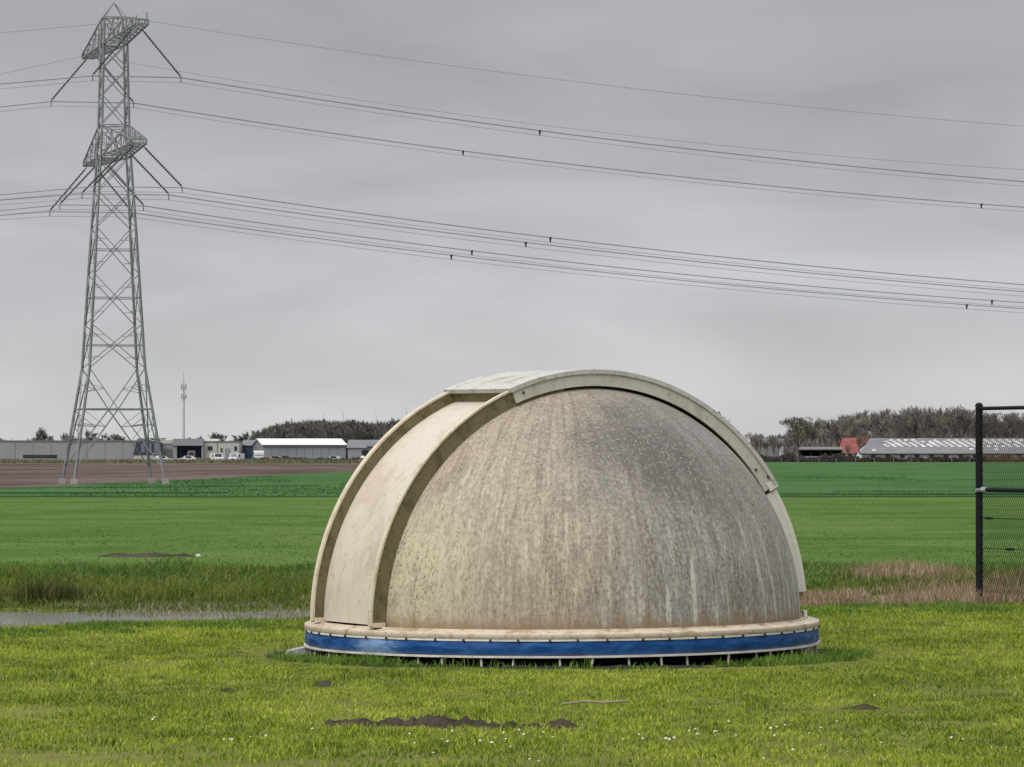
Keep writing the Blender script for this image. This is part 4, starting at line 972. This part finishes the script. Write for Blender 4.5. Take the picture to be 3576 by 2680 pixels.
for y0, xa, xb, sl in ((183., 9., 45., .0), (176., 10., 30., .02), (193., 14., 40., .03), (205., -30., -10., .1), (186., -22., -12., .0)):
    n = 2600; x_ = RNG.uniform(xa, xb, n); TR.append(np.stack([x_, y0+(x_-xa)*sl*12+RNG.normal(0, .5, n)], 1))
TR = np.concatenate(TR)
blades('tramline_grass', TR[:, 0], TR[:, 1], RNG.uniform(.02, .06, len(TR)), RNG.uniform(.06, .14, len(TR)), RNG.uniform(.2, .9, len(TR)), grass_mat('dark_wheat', ((.026,.075,.020), (.036,.095,.026), (.05,.115,.032)), .3, None, .2),
       'darker tramlines crossing the young wheat', 'wheat', zf=flat, bend=False)
blades('wheat_blades', X, Y, (.02+.06*k*RNG.uniform(.3, 1.2, len(X)))*(.7+Y/500), RNG.uniform(.05, .12, len(X))*(.7+Y/400), RNG.uniform(.2, .9, len(X)), m_wgrass, 'deep green young wheat round the foot of the pylon', 'wheat', zf=flat, bend=False)

# ------------------------------------------------------------------ bare soil, mole hills and daisies
m_soil = ground_mat('crumbly_soil', (.062,.050,.041), (.105,.085,.068), (.035,.028,.022), 5.0, 1.0, .8)
def mound(name, x0, x1, y0, y1, hf, label, cat, nx=60, ny=30):
    o = grid(name, x0, x1, y0, y1, nx, ny, m_soil, hf); del o['kind']; return tag(o, label, cat)
def soil_h(X, Y):
    d = soil_mask(X, Y); k = np.clip((.40-d)/.26, 0, 1); return height(X, Y)-.05+k*(.048+.13*(fbm(X*7, Y*6, 101, 4)-.36)+.09*(fbm(X*22, Y*20, 102, 3)-.4))
mound('soil_ridge', S0.x-.25, S1.x+.25, S0.y-.7, S0.y+.7, soil_h, 'long ridge of freshly turned brown soil in the lawn before the dome', 'soil', 220, 110)
def hill(px, py, rx, ry, hh, label):
    c = gnd(px, py)
    mound('mole_hill', c.x-rx, c.x+rx, c.y-ry, c.y+ry, lambda X, Y: height(X, Y)-.03+np.clip(1.1-np.hypot((X-c.x)/rx, (Y-c.y)/ry), 0, 1)*(hh+.03)*(.7+.7*fbm(X*14, Y*14, 103, 3)), label, 'mole hill', 26, 20)
hill(1132, 2402, .12, .16, .045, 'small dark mole hill left of the dome front')
hill(795, 2415, .10, .12, .025, 'flattened mole hill in the yellow grass')
hill(3010, 2482, .20, .15, .03, 'low crumbled mole hill among the daisies')
a, b = gnd(262, 1950), gnd(712, 1946)
mound('soil_bank', a.x, b.x, 69.0, 70.6, lambda X, Y: -.03+np.clip(1-np.abs(Y-69.8)/.8, 0, 1)*np.clip((X-a.x)*2, 0, 1)*np.clip((b.x-X)*3, 0, 1)*(.05+.06*fbm(X*3, Y*3, 107, 3)),
      'thin dark bank of turned soil at the edge of the pasture', 'soil', 60, 14)
p = gnd(697, 1945); st = MB().add([(-.05,-.04,0),(.06,-.05,0),(.05,.05,0),(-.06,.04,0),(-.03,-.02,.06),(.035,-.03,.07),(.03,.03,.055),(-.03,.02,.05)], [(0,3,2,1),(4,5,6,7),(0,1,5,4),(1,2,6,5),(2,3,7,6),(3,0,4,7)])
tag(st.build('stone', m_conc, loc=(p.x, 69.2, .015), scl=(.7, .7, .6)), 'pale stone at the end of the dark soil bank', 'stone')
p = gnd(2085, 2480); mb = MB().tube([(-.22, 0, .02), (-.08, .015, .035), (.06, .0, .03), (.20, .03, .038)], .007, 6)
tag(mb.build('stick', plain('bleached_wood', (.24,.21,.155), .8, .2, 20), loc=(p.x, p.y, float(height(p.x, p.y))+.02)), 'bleached flat stick lying in the grass before the dome', 'stick')
m_petal = plain('daisy_petal', (.80,.80,.76), .6, .05, 50); m_eye = plain('daisy_eye', (.62,.42,.03), .7, .1, 50); m_stem = plain('daisy_stem', (.10,.16,.03), .7, .1, 50)
pm = MB()
for k in range(9):
    t = 2*math.pi*k/9; u = .17
    pm.add([(.25*math.cos(t-u*1.4), .25*math.sin(t-u*1.4), .02), (math.cos(t-u), math.sin(t-u), .10), (1.08*math.cos(t), 1.08*math.sin(t), .06), (math.cos(t+u), math.sin(t+u), .10), (.25*math.cos(t+u*1.4), .25*math.sin(t+u*1.4), .02)], [(0, 1, 2, 3, 4)])
petal_me = pm.mesh('petals', m_petal); eye_me = MB().lathe([(.02, .22), (.24, .16), (.32, .03), (.05, -.05)], 8, closed=False).mesh('eye', m_eye); stem_me = MB().bar((0, 0, -5), (0, 0, 0), .09, 4).mesh('stem', m_stem)
D8 = [(1110,340),(1170,340),(1187,346),(1125,366),(1150,362),(1410,342),(765,358),(775,372),(802,360),(883,371),(893,376),(945,328),(710,400),(655,408),(675,411),(690,405),(1140,395),(1290,385),(1340,362),(1220,465),(1095,498),
      (1700,385),(1900,405),(1950,408),(2085,355),(560,380),(490,400),(45,370),(150,370),(190,400),(65,390),(1570,240),(10,440),(90,505),(130,510),(810,380),(1210,350),(1600,430),(1760,452),(575,412),(975,398),(1455,470)]
D7 = [(655,328),(662,330),(960,412),(985,421),(995,421),(1075,415),(1140,405),(1340,370),(1758,390),(1780,430),(1920,430),(1940,365),(2060,430),(2100,435),(2110,430),(2160,378),(2170,405),(2190,440),(1700,515),(1895,420),(1740,440),(1860,470)]
for i, (x, y) in enumerate([(1776+a/1.2289, 2250+b/1.2289) for a, b in D8]+[(a/1.2289, 2250+b/1.2289) for a, b in D7]):
    g = gnd(x, y, .045); s = random.uniform(.005, .0085); z = float(height(g.x, g.y))+random.uniform(.045, .065)
    e = empty('daisy', (g.x, g.y, z)); e.scale = (s, s, s); e.rotation_euler = (random.uniform(.1, .9), random.uniform(-.3, .3), random.uniform(-.5, .5))
    link('petals', petal_me, e); link('eye', eye_me, e); link('stem', stem_me, e)
    tag(e, 'small white daisy flowering in the mown grass', 'daisy', 'daisies in the lawn')
